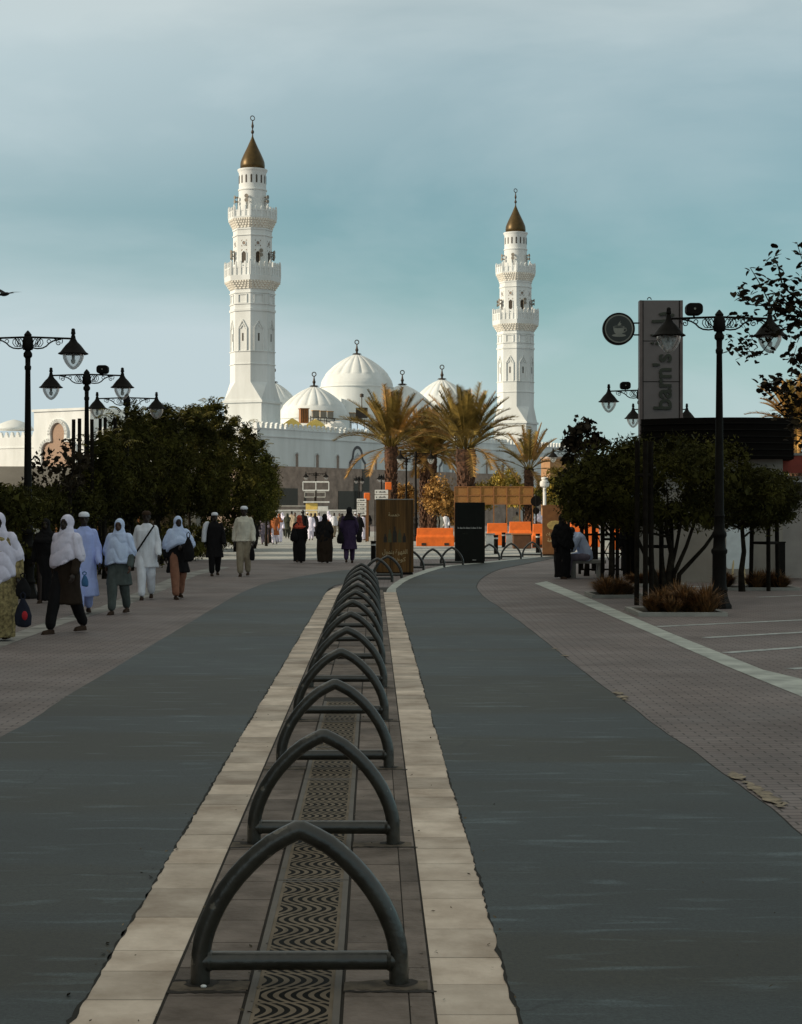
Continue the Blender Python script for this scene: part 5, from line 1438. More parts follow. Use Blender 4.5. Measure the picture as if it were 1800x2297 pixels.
for k in range(5):
    x0 = -1.0+0.45*k
    mb.tube([(x0, 0, 0.12), (x0+0.45, 0, 1.05)], 0.014, 5); mb.tube([(x0+0.45, 0, 0.12), (x0, 0, 1.05)], 0.014, 5)
mb.build('cross_braces', M_stake, rl)
for i, (px, D, h_) in enumerate(((1305, 52, 1.7), (1332, 50, 1.9), (1352, 49, 2.0), (1372, 51, 1.8), (1398, 50, 1.9), (1412, 46.5, 1.75))):
    o = MB().tube([(0, 0, -0.02), (0.01, 0, h_)], 0.06, 8).build('timber_post', M_stake, loc=(X(px, D), D, 0), auto=40)
    MB().box((0, 0, h_*0.72), (0.16, 0.05, 0.10)).build('crosspiece', M_stake, o)
    tag(o, 'dark timber post under the right-hand trees, ' + ['leftmost, beside the woman in black', 'second from the left, behind the seated man', 'third from the left', 'fourth from the left', 'fifth from the left', 'rightmost, before the cafe wall'][i], 'post', 'dark posts under the right-hand trees')

# brown tower building beyond
tw = empty('tower_building', (X(1248, 150), 150, 0), 0.35, 'square brown building behind the distant right lamp', 'building')
M_tower = mat('tower_render', (0.36, 0.20, 0.10), 0.9, var=0.15, scale=1.2)
MB().box((0, 0, 3.1), (1.95, 1.8, 6.1)).build('wall', M_tower, tw)
MB().box((0, 0, 6.2), (2.1, 1.95, 0.16)).build('cornice', M_stone, tw)
MB().box((-0.2, -0.91, 4.6), (0.4, 0.04, 0.5)).build('window', M_dwin, tw)

# ------------------------------------------------------------------ barriers, netting and small things in the distance
def barrier(px0, px1, D, h_, label, m=M_orange, dark=False):
    w_ = (px1-px0)*D/F; xc = X((px0+px1)/2, D)
    o = empty('road_barrier', (xc, D, 0), 0, label, 'barrier', 'orange barriers across the far end')
    MB().loft([[(-w_/2, -0.25, 0.0), (w_/2, -0.25, 0.0), (w_/2, 0.25, 0.0), (-w_/2, 0.25, 0.0)], [(-w_/2, -0.25, h_*0.50), (w_/2, -0.25, h_*0.50), (w_/2, 0.25, h_*0.50), (-w_/2, 0.25, h_*0.50)],
               [(-w_/2+0.03, -0.12, h_*0.62), (w_/2-0.03, -0.12, h_*0.62), (w_/2-0.03, 0.12, h_*0.62), (-w_/2+0.03, 0.12, h_*0.62)], [(-w_/2+0.04, -0.09, h_), (w_/2-0.04, -0.09, h_), (w_/2-0.04, 0.09, h_), (-w_/2+0.04, 0.09, h_)]]).build('body', m, o, bevel=0.02)
    for s in (-0.3, 0.3): MB().box((s*w_, -0.255, 0.10), (0.22, 0.02, 0.12)).build('fork_slot', M_bronze, o)
    return o
barrier(934, 1019, 86, 0.88, 'large orange barrier between the wood advert and the black advert')
barrier(1092, 1140, 88, 1.1, 'orange barrier right of the black advert behind a black bollard')
barrier(1142, 1193, 92, 1.15, 'orange barrier behind the dark box')
barrier(1194, 1222, 82, 1.1, 'orange barrier left of the rust coloured advert')
barrier(1278, 1345, 84, 1.15, 'orange barrier seen left of the railing under the right trees')
barrier(1375, 1440, 78, 1.35, 'tall orange barrier glowing under the right trees')
def simple(name, px, D, z0, dims, m, label, cat, group=None, cap=None, rz=0.0):
    o = MB().box((0, 0, dims[2]/2), dims).build(name, m, loc=(X(px, D), D, z0), rz=rz, bevel=min(dims)*0.08)
    if cap: MB().box((0, 0, dims[2]+0.03), (dims[0]*1.1, dims[1]*1.1, 0.06)).build('lid', cap, o)
    tag(o, label, cat, group)
    return o
simple('planter_box', 1171, 80, 0, (0.82, 0.5, 0.62), mat('dark_brown_box', (0.10, 0.045, 0.02), 0.7), 'dark brown box in front of the orange barriers', 'box', cap=M_brownwood)
simple('white_box', 1100, 76, 0, (0.36, 0.3, 0.68), M_whiteplastic, 'white box just right of the black advert', 'box', cap=M_concrete)
simple('white_bin', 1143, 81, 0, (0.30, 0.3, 0.62), M_whiteplastic, 'white rounded bin between the orange barriers', 'bin', cap=M_concrete)
for px, D, h_, t_ in ((1113, 70, 0.75, 'right of the white box'), (1207, 72, 0.78, 'left of the rust coloured advert'), (1130, 83, 0.7, 'between the orange barriers'), (838, 60, 0.68, 'beside the left edge of the wood advert')):
    o = MB().lathe([(0, 0.085), (h_-0.05, 0.085), (h_-0.04, 0.10), (h_, 0.09)], 12).build('bollard', M_black, loc=(X(px, D), D, 0), auto=40)
    MB().lathe([(h_-0.16, 0.089), (h_-0.10, 0.089)], 12).build('band', M_adtext2, o)
    tag(o, 'black bollard ' + t_, 'bollard', 'black bollards in the distance')
# netting hoarding
D = 97
ht = empty('netting_fence', (X(1108, D), D, 0), 0, 'tan netting hoarding stretched between posts below the thick palm', 'fence')
w_ = (1197-1022)*D/F
zb, zt2 = Z(1131, D), Z(1092, D)
MB().box((0, 0, (zb+zt2)/2), (w_, 0.03, zt2-zb)).build('netting', M_net, ht)
mb = MB()
for k in range(7):
    x_ = -w_/2 + w_*k/6; mb.box((x_, -0.03, zt2/2), (0.06, 0.05, zt2))
for z_ in (zb, (zb+zt2)/2, zt2): mb.box((0, -0.03, z_), (w_, 0.04, 0.045))
mb.build('frame', M_brownwood, ht)
# orange posts
for px, D, z1, t_ in ((824, 100, Z(1106, 100), 'left of the wood advert'), (872, 96, Z(1082, 96), 'against the palm trunk above the wood advert')):
    o = MB().lathe([(0, 0.10), (z1-0.4, 0.10)], 10).build('orange_post', M_brownwood, loc=(X(px, D), D, 0), auto=40)
    MB().box((0, 0, z1-0.2), (0.34, 0.34, 0.42)).build('head', M_orange, o, bevel=0.04)
    tag(o, 'post with a square orange head ' + t_, 'post', 'orange-headed posts')
# direction signs
def dsign(px0, px1, py0, py1, D, rows, label):
    w_ = (px1-px0)*D/F; h_ = (py1-py0)*D/F
    o = empty('direction_sign', (X((px0+px1)/2, D), D, 0), 0, label, 'sign', 'white direction signs')
    rh = h_/rows
    for k in range(rows):
        zc = Z(py1, D) + rh*(k+0.5)
        MB().box((0, 0, zc), (w_, 0.05, rh*0.88)).build('board', M_whiteplastic, o)
        mb = MB(); mb.box((-w_*0.36, -0.028, zc), (w_*0.08, 0.006, rh*0.2)); mb.box((w_*0.06, -0.028, zc), (w_*0.52, 0.006, rh*0.14)); mb.box((w_*0.2, -0.028, zc+rh*0.06), (w_*0.05, 0.006, rh*0.3)); mb.box((-w_*0.08, -0.028, zc+rh*0.04), (w_*0.04, 0.006, rh*0.26)); mb.build('lettering', M_black, o)
    for s in (-1, 1): MB().box((s*w_*0.48, 0.03, Z(py0, D)/2), (0.06, 0.05, Z(py0, D))).build('post', M_bronze, o)
dsign(801, 822, 1118, 1156, 98, 4, 'white four-line direction sign left of the wood advert')
dsign(841, 871, 1098, 1121, 92, 2, 'white two-line direction sign showing above the wood advert')
# white fence and stalls at the foot of the brown wall
D = 150
fc = empty('white_fence', (X(720, D), D, 0), 0, 'white upright railing fence at the foot of the brown wall', 'fence')
w_ = (822-615)*D/F
mb = MB()
for k in range(90): mb.box((-w_/2+w_*k/89, 0, 0.95), (0.035, 0.03, 1.7))
mb.build('bars', M_whiteplastic, fc)
mb = MB(); mb.box((0, -0.03, 1.80), (w_, 0.05, 0.08)); mb.box((0, -0.03, 0.15), (w_, 0.05, 0.08)); mb.build('rails', M_whiteplastic, fc)
D = 160
cn = empty('canopy', (X(655, D), D, 0), 0, 'thin pale flat canopy below the dark openings, left of the small lamp', 'canopy')
MB().box((0, 0, Z(1135, D)), (2.9, 2.0, 0.12)).build('roof', M_concrete, cn)
for s in (-1, 1): MB().box((s*1.35, 0, Z(1137, D)/2), (0.09, 0.09, Z(1137, D))).build('post', M_bronze, cn)
ks = empty('kiosk', (X(700, 152), 152, 0), 0, 'small yellow and white kiosk behind the small distant lamp', 'kiosk')
MB().box((0, 0, 1.2), (1.0, 0.8, 2.4)).build('wall', M_yellow, ks)
MB().box((0.95, 0, 1.1), (0.85, 0.8, 2.1)).build('side_wall', M_whiteplastic, ks)
MB().box((0.4, 0, 2.5), (2.2, 1.2, 0.12)).build('roof', M_whiteplastic, ks)
MB().box((0.95, -0.42, 1.4), (0.6, 0.03, 0.6)).build('hatch', M_dwin, ks)
for i, (py0, py1, px0, px1, m_) in enumerate(((1081, 1100, 680, 738, M_whiteplastic), (1104, 1115, 684, 730, M_concrete))):
    D = 153
    o = empty('banner_frame', (X((px0+px1)/2, D), D, 0), 0, ['white open banner frame behind the small distant lamp', 'lower pale banner frame behind the small distant lamp'][i], 'frame')
    w_ = (px1-px0)*D/F; mb = MB()
    for s in (-1, 0, 1): mb.box((s*w_/2, 0, (Z(py0, D)+Z(py1, D))/2), (0.08, 0.06, Z(py0, D)-Z(py1, D)))
    for z_ in (Z(py0, D), Z(py1, D)): mb.box((0, 0.01, z_), (w_, 0.06, 0.12))
    mb.build('frame', m_, o)
    MB().box((0, 0.02, Z(py1, D)/2), (0.14, 0.1, Z(py1, D))).build('post', M_bronze, o)
# mushroom lamp
D = 100
ml_ = empty('mushroom_light', (X(1222, D), D, 0), 0, 'white mushroom-shaped garden light left of the yellow-green tree', 'garden light')
MB().lathe([(0, 0.09), (Z(1092, D), 0.09)], 10).build('pole', M_whiteplastic, ml_, smooth=True)
MB().lathe([(Z(1094, D), 0.10), (Z(1091, D), 0.24), (Z(1086, D), 0.27), (Z(1080, D), 0.25), (Z(1078, D), 0.16), (Z(1076, D), 0.16), (Z(1074, D), 0.20), (Z(1071, D), 0.18), (Z(1070, D), 0.05)], 16).build('head', M_whiteplastic, ml_, auto=40)
# round back of a sign, dark, right of netting
D = 82
rd = empty('round_road_sign', (X(1203, D), D, 0), 0, 'dark round sign on a post beside the rust coloured advert', 'sign')
MB().prism([(0.25*math.cos(2*PI*j/20), Z(1124, D)+0.25*math.sin(2*PI*j/20)) for j in range(20)], -0.02, 0.02, 0, MXZ).build('plate', M_black, rd)
MB().prism([(0.16*math.cos(2*PI*j/20), Z(1146, D)+0.16*math.sin(2*PI*j/20)) for j in range(20)], -0.02, 0.02, 0, MXZ).build('plate', M_black, rd)
MB().lathe([(0, 0.035), (Z(1110, D), 0.035)], 8).build('post', M_black, rd)

# ------------------------------------------------------------------ left: shop fronts in the shade (beyond the trees) and the tall blocks beside the camera
sh = empty('shop_building', (X(-200, 72), 72, 0), R(4), 'long low beige shop building behind the left-hand trees', 'building')
MB().box((4.2, 3, 1.75), (14.5, 6, 3.5)).build('wall', M_beige, sh)
MB().box((4.2, -0.05, 1.15), (13.6, 0.12, 2.1)).build('shopfront', M_dwin, sh)
for k in range(9): MB().box((-2.4+1.65*k, -0.14, 1.15), (0.09, 0.06, 2.1)).build('mullion', M_brownwood, sh)
sg = text('NI', 0.5, M_panelwhite, sh, (3.55, -0.12, 1.95), width=0.36)
MB().box((3.4, -0.12, 1.65), (1.0, 0.03, 0.06)).build('sign_underline', mat('pink_trim', (0.55, 0.30, 0.25), 0.6), sh)
def block_building(x0, x1, y0, y1, h_, label, m):
    o = empty('apartment_block', ((x0+x1)/2, (y0+y1)/2, 0), 0, label, 'building', 'tall blocks left of the street')
    MB().box((0, 0, h_/2), (x1-x0, y1-y0, h_)).build('wall', m, o)
    MB().box((0, 0, h_+0.2), (x1-x0+0.4, y1-y0+0.4, 0.4)).build('cornice', M_concrete, o)
    n = int((y1-y0)/3.2)
    for i in range(n):
        for k in range(int(h_/3.3)):
            MB().box(((x1-x0)/2+0.02, -(y1-y0)/2+1.8+3.2*i, 1.8+3.3*k), (0.06, 1.4, 1.6)).build('window', M_dwin, o)
    return o
block_building(-38, -19.5, 22, 54, 19.5, 'tall beige block beside the far end of the left-hand trees', M_beige2)
block_building(-34, -17, -22, 20, 21, 'tall beige block beside the camera on the left', M_beige2)

# ------------------------------------------------------------------ people
SKIN = {'dark': mat('skin_dark', (0.028, 0.015, 0.010), 0.55, var=0.1), 'mid': mat('skin_brown', (0.085, 0.042, 0.027), 0.55, var=0.1)}
M_eye = mat('eye_dark', (0.01, 0.008, 0.007), 0.3)
CL = {}
def cloth(name, c, c2=None, scale=7, var=0.14):
    if name not in CL: CL[name] = mat('cloth_' + name, c, 0.9, var=var, scale=scale, c2=c2, bump=0.12, bscale=50, spec=0.15)
    return CL[name]
cloth('white', (0.82, 0.83, 0.90), var=0.06); cloth('bluewhite', (0.60, 0.70, 0.98), var=0.10); cloth('paleblue', (0.46, 0.54, 0.95), var=0.08); cloth('lilacwhite', (0.76, 0.72, 0.86), var=0.10)
cloth('cream', (0.74, 0.69, 0.58)); cloth('black', (0.012, 0.011, 0.012)); cloth('brownblack', (0.030, 0.020, 0.014)); cloth('greygreen', (0.085, 0.10, 0.095))
cloth('print', (0.38, 0.30, 0.14), c2=(0.10, 0.075, 0.04), scale=22); cloth('orangebrown', (0.40, 0.13, 0.05)); cloth('rosebrown', (0.30, 0.14, 0.09)); cloth('purple', (0.050, 0.032, 0.075))
cloth('red', (0.55, 0.09, 0.05)); cloth('khaki', (0.36, 0.30, 0.22)); cloth('olive', (0.05, 0.055, 0.04)); cloth('greylilac', (0.22, 0.19, 0.24)); cloth('brown', (0.05, 0.03, 0.02))

def remesh(mb, voxel, name, mats, parent, fold=0.0, post=None, smooth=True, seed=0, drape=0.0):
    o = mb.build('tmp', mats, into=work.collection)
    r = o.modifiers.new('r', 'REMESH'); r.mode = 'VOXEL'; r.voxel_size = voxel; r.use_smooth_shade = True
    s = o.modifiers.new('s', 'SMOOTH'); s.factor = 0.5; s.iterations = 2 if voxel < 0.013 else 1
    me = evaluated_mesh(o)
    old = o.data; bpy.data.objects.remove(o); bpy.data.meshes.remove(old)
    if fold:
        nrms = [v.normal.copy() for v in me.vertices]
        for v, vn in zip(me.vertices, nrms):
            p = v.co.copy()
            k = noise.noise(Vector((p.x*9+seed, p.y*9, p.z*2.4))) + 0.6*noise.noise(Vector((p.x*20, p.y*20+seed, p.z*6)))
            d_ = 0.0
            if drape and p.z < 1.45:      # long sweeping folds across the chest
                d_ = drape*(1.6*abs(math.sin(15*(p.z + 0.55*abs(p.x+0.05) + 0.30*noise.noise(Vector((p.x*4, p.y*4, seed))))))**0.6 - 0.9)
            v.co = p + vn*(k*fold + d_)
    if post:
        bm = bmesh.new(); bm.from_mesh(me); post(bm); bm.to_mesh(me); bm.free()
    if not me.materials:
        for m in (mats if isinstance(mats, (list, tuple)) else [mats]): me.materials.append(m)
    me.polygons.foreach_set('use_smooth', [True]*len(me.polygons))
    ob = bpy.data.objects.new(name, me); col.objects.link(ob)
    if parent: ob.parent = parent
    return ob
def ering(z, rx_, ry_, cy=0.0, cxx=0.0, n=20):
    return [(cxx+rx_*math.cos(2*PI*j/n), cy+ry_*math.sin(2*PI*j/n), z) for j in range(n)]

def person(px, D, h, label, rz=0.0, skin='dark', stride=0.14, arms='swing', top=None, bottom=None, hem=0.55, shawl=None, shawl_hem=1.0, cap=None, hair=False, shoes='brown',
           robe=None, robe_w=0.30, group=None, strap=None, fine=True, seed=0, x=None, armR=None, armL=None, sheer=False, lean=0.0, ground_=0.0):
    """facing -y at rz = 0; built 1.70 m tall and scaled"""
    vx = 0.011 if fine else 0.02
    S = h/1.70
    hipz, kneez = 0.90, 0.49
    st_ = stride
    LJ = {}
    for s, f in ((-1, 1), (1, -1)):
        ank = Vector((s*0.085, -f*st_, 0.085 + (0.03 if f < 0 and st_ > 0.05 else 0))); hip = Vector((s*0.09, 0, hipz)); kn = hip.lerp(ank, 0.5) + Vector((0, -0.035-0.05*(f < 0)*(st_ > 0.05), 0.0)); LJ[s] = (hip, kn, ank)
    AJ = {}
    for s in (-1, 1):
        sh_ = Vector((s*0.155, 0.01, 1.375)); f = 1 if s > 0 else -1
        el = Vector((s*0.222, 0.03 - f*0.05, 1.11)); wr = Vector((s*0.24, -0.06 - f*0.10, 0.87))
        mode = (armR if s < 0 else armL) or arms
        if mode == 'fold': el = Vector((s*0.25, -0.05, 1.14)); wr = Vector((s*0.05, -0.21, 1.08))
        if mode == 'down': el = Vector((s*0.24, 0.02, 1.12)); wr = Vector((s*0.265, -0.04, 0.87))
        if mode == 'front': el = Vector((s*0.23, -0.02, 1.12)); wr = Vector((s*0.17, -0.26, 1.05))
        AJ[s] = (sh_, el, wr)
    b = MB()
    hz = 1.585
    b.ell((0, 0.005, hz+0.02), (0.073, 0.092, 0.095)); b.ell((0, -0.022, hz-0.045), (0.056, 0.068, 0.072))
    b.cap((0, -0.088, hz+0.012), (0, -0.104, hz-0.018), 0.010, 0.015, 6)          # nose
    b.cap((-0.022, -0.083, hz-0.052), (0.022, -0.083, hz-0.052), 0.010, 0.010, 6)   # lips
    b.cap((-0.03, -0.079, hz+0.04), (0.03, -0.079, hz+0.04), 0.012, 0.012, 6)       # brow
    for s in (-1, 1): b.ell((s*0.074, 0.01, hz-0.005), (0.012, 0.022, 0.032), 8, 6)
    b.cap((0, 0.015, 1.52), (0, 0.02, 1.42), 0.052, 0.058)
    b.loft([ering(0.86, 0.13, 0.10, 0.01), ering(0.93, 0.165, 0.11, 0.01), ering(1.05, 0.145, 0.10), ering(1.2, 0.165, 0.112), ering(1.32, 0.165, 0.10), ering(1.40, 0.115, 0.075, 0.01), ering(1.45, 0.06, 0.055, 0.015)])
    for s in (-1, 1):
        hip, kn, an = LJ[s]
        b.cap(hip, kn, 0.082, 0.056); b.cap(kn, an, 0.054, 0.036)
        b.cap(an + Vector((0, 0.03, -0.045)), an + Vector((0, -0.15, -0.055)), 0.035, 0.027)
        sh_, el, wr = AJ[s]
        b.cap(sh_, el, 0.052, 0.038); b.cap(el, wr, 0.038, 0.026)
        d = (wr-el).normalized(); side = Vector((0, 1, 0)) if abs(d.z) > 0.6 else Vector((0, 0, 1)); nn = d.cross(side).normalized(); side = nn.cross(d)
        pc_ = wr + d*0.055
        b.cap(wr + d*0.015, wr + d*0.075, 0.024, 0.03, 8); b.cap(wr+d*0.03+side*0.018, wr+d*0.08+side*0.026, 0.019, 0.017, 8); b.cap(wr+d*0.03-side*0.018, wr+d*0.08-side*0.026, 0.019, 0.017, 8)
        for k, (off, ln) in enumerate(((-0.031, 0.062), (-0.011, 0.074), (0.010, 0.069), (0.030, 0.052))):
            p0 = wr + d*0.088 + side*off; p1 = p0 + d*ln*0.55 + nn*(-s)*0.008; p2 = p1 + d*ln*0.4 + nn*(-s)*0.022
            b.cap(p0, p1, 0.0105, 0.0095, 6); b.cap(p1, p2, 0.0095, 0.008, 6)
        b.cap(wr + d*0.03 + side*(-0.028), wr + d*0.085 + side*(-0.056), 0.012, 0.010, 6)
    per = remesh(b, 0.0095 if fine else 0.018, 'person', [SKIN[skin], M_eye], None)
    for p in per.data.polygons:
        c = p.center
        if c.y < -0.06 and abs(abs(c.x)-0.030) < 0.013 and abs(c.z-(hz+0.012)) < 0.008: p.material_index = 1
    xx = X(px, D) if x is None else x
    per.location = (xx, D, ground_); per.rotation_euler = (lean, 0, rz); per.scale = (S, S, S)
    tag(per, label, 'person', group)
    # trousers
    if bottom:
        t = MB()
        for s in (-1, 1):
            hip, kn, an = LJ[s]
            t.cap(hip + Vector((0, 0, 0.03)), kn, 0.115, 0.092, 14); t.cap(kn, an + Vector((0, 0, 0.05)), 0.092, 0.075, 14)
        t.loft([ering(0.80, 0.16, 0.115), ering(0.92, 0.175, 0.125), ering(1.02, 0.155, 0.115)])
        remesh(t, vx, 'trousers', CL[bottom], per, 0.012, seed=seed)
    for s in (-1, 1):
        an = LJ[s][2]; sm = MB()
        sm.cap(an + Vector((0, 0.035, -0.048)), an + Vector((0, -0.155, -0.058)), 0.041, 0.032, 10)
        sm.box(an + Vector((0, -0.06, -0.083)), (0.075, 0.26, 0.018))
        remesh(sm, vx, 'shoe', CL[shoes], per)
    def sleeves(mbx, r1=0.068, r2=0.06, to=1.0):
        for s in (-1, 1):
            sh_, el, wr = AJ[s]
            mbx.cap(sh_, el, 0.062, r1, 14); mbx.cap(el, el.lerp(wr, to*0.93), r1, r2, 14)
    if top:
        t = MB()
        rh = {'w': 1.0}
        zs = [hem, hem+0.02, (hem+0.95)/2, 0.98, 1.2, 1.35, 1.42, 1.455]
        kk = 1 + max(0, (0.9-hem))*0.25
        t.loft([ering(hem, 0.215*kk, 0.155*kk), ering(hem+0.02, 0.225*kk, 0.165*kk), ering(zs[2], 0.215, 0.15), ering(0.98, 0.20, 0.14), ering(1.2, 0.188, 0.135), ering(1.33, 0.19, 0.12), ering(1.40, 0.145, 0.095, 0.01), ering(1.47, 0.075, 0.068, 0.015)])
        sleeves(t)
        remesh(t, vx, 'tunic', CL[top], per, 0.014, seed=seed+3)
    if robe:
        t = MB()
        w_ = robe_w
        t.loft([ering(0.05, w_*0.85, w_*0.72), ering(0.08, w_*0.88, w_*0.75), ering(0.5, w_*0.95, w_*0.74), ering(0.95, w_*0.88, w_*0.66), ering(1.2, 0.225, 0.16), ering(1.35, 0.21, 0.135), ering(1.43, 0.16, 0.10, 0.01), ering(1.48, 0.075, 0.068, 0.015)], )
        sleeves(t, 0.070, 0.078)
        remesh(t, vx, 'robe', CL[robe], per, 0.02, seed=seed+5)
    if shawl:
        t = MB()
        t.ell((0, 0.02, hz+0.02), (0.094, 0.112, 0.118)); t.ell((0, 0.0, hz-0.06), (0.088, 0.095, 0.095))
        hm = shawl_hem; sp = max(0.0, 1.35-hm)
        rs_ = random.Random(seed); ph1 = rs_.uniform(0, 6.28); tl = min(0.12, 0.28*sp); tw_ = rs_.uniform(0.6, 1.0)
        def tilt(ring, amt):
            return [(x_, y_, z_ + amt*(tw_*math.cos(math.atan2(y_, x_)-ph1) + 0.45*math.cos(2*math.atan2(y_, x_)+ph1*2))) for x_, y_, z_ in ring]
        nn_ = 28
        t.loft([tilt(ering(hm, 0.205+0.10*sp, 0.15+0.10*sp, -0.01, 0, nn_), tl), tilt(ering(hm+0.02, 0.215+0.10*sp, 0.16+0.10*sp, -0.01, 0, nn_), tl), tilt(ering((hm+1.35)/2, 0.235+0.04*sp, 0.17+0.05*sp, 0, 0, nn_), tl*0.5), ering(1.33, 0.205, 0.145, 0, 0, nn_), ering(1.40, 0.155, 0.118, 0, 0, nn_), ering(1.47, 0.11, 0.10, 0, 0, nn_), ering(1.55, 0.086, 0.088, 0.005, 0, nn_)])
        if sp > 0.2:
            for s in (-1, 1):
                sh_, el, wr = AJ[s]; t.cap(sh_, el, 0.085, 0.105, 12)
        def face_hole(bm):
            dead = []
            for f in bm.faces:
                c = f.calc_center_median()
                if c.y < -0.02 and (c.x/0.058)**2 + ((c.z-(hz-0.012))/0.082)**2 < 1: dead.append(f)
            bmesh.ops.delete(bm, geom=dead, context='FACES')
        remesh(t, vx, 'head_shawl', CL[shawl], per, 0.004, post=face_hole, seed=seed+7, drape=0.011)
    if cap:
        t = MB()
        t.lathe([(hz+0.045, 0.088), (hz+0.055, 0.092), (hz+0.09, 0.088), (hz+0.118, 0.066), (hz+0.13, 0.03)], 16, (0, 0.006, 0), sy=1.15)
        t.build('cap', CL[cap], per, smooth=True)
    if hair:
        t = MB(); t.ell((0, 0.022, hz+0.035), (0.082, 0.094, 0.092)); t.build('hair', M_eye, per, smooth=True)
    if strap:
        t = MB(); pts = []
        for i in range(13):
            u = i/12; pts.append((0.15-0.33*u, -0.165-0.035*math.sin(PI*u), 1.43-0.50*u))
        t.tube(pts, 0.018, 5)
        t.build('shoulder_strap', CL['black'], per)
    return per
extra = random.Random(91)
kinds = [('white', dict(top='white', hem=0.6, bottom='white', cap='white'), 'in a white tunic and cap'), ('black', dict(robe='black', robe_w=0.2, shawl='black', shawl_hem=1.15), 'veiled in black'),
         ('rose', dict(top='rosebrown', hem=0.6, bottom='black', shawl='lilacwhite', shawl_hem=1.15), 'in rose-brown with a pale scarf'), ('khaki', dict(top='khaki', hem=0.8, bottom='olive', hair=True), 'in a khaki shirt')]
spots = [(583, 118, 'among the tree trunks'), (600, 126, 'behind the grey-lilac tunic'), (634, 122, 'between the orange-brown and olive walkers'), (655, 128, 'right of the olive walker'), (690, 126, 'above the red headscarf\'s shoulder'),
         (707, 118, 'left of the small lamp pole'), (738, 122, 'above the wide black veil\'s shoulder'), (762, 128, 'left of the far purple walker'), (798, 120, 'at the foot of the direction sign'), (824, 116, 'against the left edge of the wood advert'), (1210, 98, 'behind the barrier near the rust advert'), (1160, 104, 'behind the dark brown box')]
def more_people():
    for i, (px, D, t_) in enumerate(spots):
        nm, kw, d_ = kinds[i % 4]
        person(px, D, extra.uniform(1.52, 1.74), 'tiny far person %s, %s' % (d_, t_), rz=extra.choice((0, 0.4, PI, 2.6, -0.5)), fine=False, group=GF, seed=100+i, skin='mid', stride=0.12, **kw)
def bag(px, py, D, w_, h_, m, label, shape='sack', spot=None, name='bag'):
    o = empty(name, (X(px, D), D, Z(py, D)), 0, label, 'bag', None)
    b = MB()
    b.loft([ering(-h_/2, w_*0.25, w_*0.16), ering(-h_*0.42, w_*0.46, w_*0.25), ering(-h_*0.1, w_*0.5, w_*0.27), ering(h_*0.2, w_*0.36, w_*0.2), ering(h_*0.42, w_*0.16, w_*0.1), ering(h_*0.5, w_*0.10, w_*0.06)])
    remesh(b, 0.012, 'sack', m, o, 0.012)
    MB().tube([(-0.02, 0, h_*0.45), (-0.03, 0, h_*0.62), (0.0, 0, h_*0.7), (0.03, 0, h_*0.62), (0.02, 0, h_*0.45)], 0.010, 5).build('handle', m, o)
    if spot:
        MB().ell((w_*0.15, -w_*0.235, -h_*0.1), (w_*0.17, 0.02, h_*0.16)).build('red_print', spot, o, smooth=True)
    return o
GW = 'people walking on the left pavement'
GB = 'people seen from behind in the middle'
GF = 'far-off people before the brown wall'
person(-3, 22.8, 1.63, 'person in a long white shawl and patterned ochre dress, cut by the left edge', robe='print', robe_w=0.27, shawl='lilacwhite', shawl_hem=0.80, armL='down', group=GW, seed=1)
person(150, 24.3, 1.60, 'person in a sheer white shawl over a dark brown tunic and black trousers, walking', top='brownblack', hem=0.42, bottom='black', shawl='lilacwhite', shawl_hem=0.98, shoes='brown', stride=0.27, rz=-0.45, group=GW, seed=2)
person(189, 28.8, 1.64, 'person in a long pale blue tunic and white cap, behind the one in dark brown', top='paleblue', hem=0.30, bottom='paleblue', cap='white', stride=0.16, rz=0.25, group=GW, seed=3)
person(268, 28.8, 1.53, 'person in a wide bluish white shawl over a grey-green tunic', top='greygreen', hem=0.52, bottom='greygreen', shawl='bluewhite', shawl_hem=0.95, stride=0.20, rz=-0.12, skin='mid', group=GW, seed=4)
person(329, 33.6, 1.66, 'person in white tunic and trousers with a black strap across the chest', top='white', hem=0.62, bottom='white', cap='brown', strap=True, stride=0.17, rz=0.1, group=GW, seed=5)
person(400, 33.8, 1.56, 'person in a blue-white shawl and black tunic, arm folded over a black bag', top='black', hem=0.55, bottom='rosebrown', shawl='bluewhite', shawl_hem=1.02, armL='fold', stride=0.22, rz=0.3, group=GW, seed=6)
person(482, 46.0, 1.63, 'person all in black with a white cap and white cloth over one shoulder', top='black', hem=0.5, bottom='black', cap='white', stride=0.10, group=GW, seed=7, rz=0.2)
person(548, 45.7, 1.79, 'person in white tunic, khaki trousers and white cap carrying a black bag', top='cream', hem=0.85, bottom='khaki', cap='white', stride=0.08, group=GW, seed=8)
person(75, 43, 1.55, 'person in a cream headscarf partly behind a dark-clothed walker', top='cream', hem=0.6, bottom='black', shawl='cream', shawl_hem=1.1, rz=1.3, group=GW, seed=9)
person(103, 32.4, 1.52, 'person all in black between the cream headscarf and the sheer white shawl', robe='black', robe_w=0.20, shawl='black', shawl_hem=1.2, group=GW, seed=10)
per_b = person(672, 58, 1.54, 'person in black robe and red headscarf seen from behind, leftmost of three', rz=PI+0.15, robe='black', robe_w=0.25, shawl='red', shawl_hem=1.22, group=GB, seed=11, skin='mid')
person(729, 57.6, 1.58, 'person in a wide black veil and robe seen from behind, middle of three', rz=PI, robe='brownblack', robe_w=0.30, shawl='black', shawl_hem=0.78, group=GB, seed=12)
person(784, 57.6, 1.80, 'tall person in a dark purple robe and black headscarf seen from behind, rightmost of three', rz=PI, top='purple', hem=0.42, bottom='purple', robe=None, shawl='black', shawl_hem=1.3, group=GB, seed=13, arms='down')
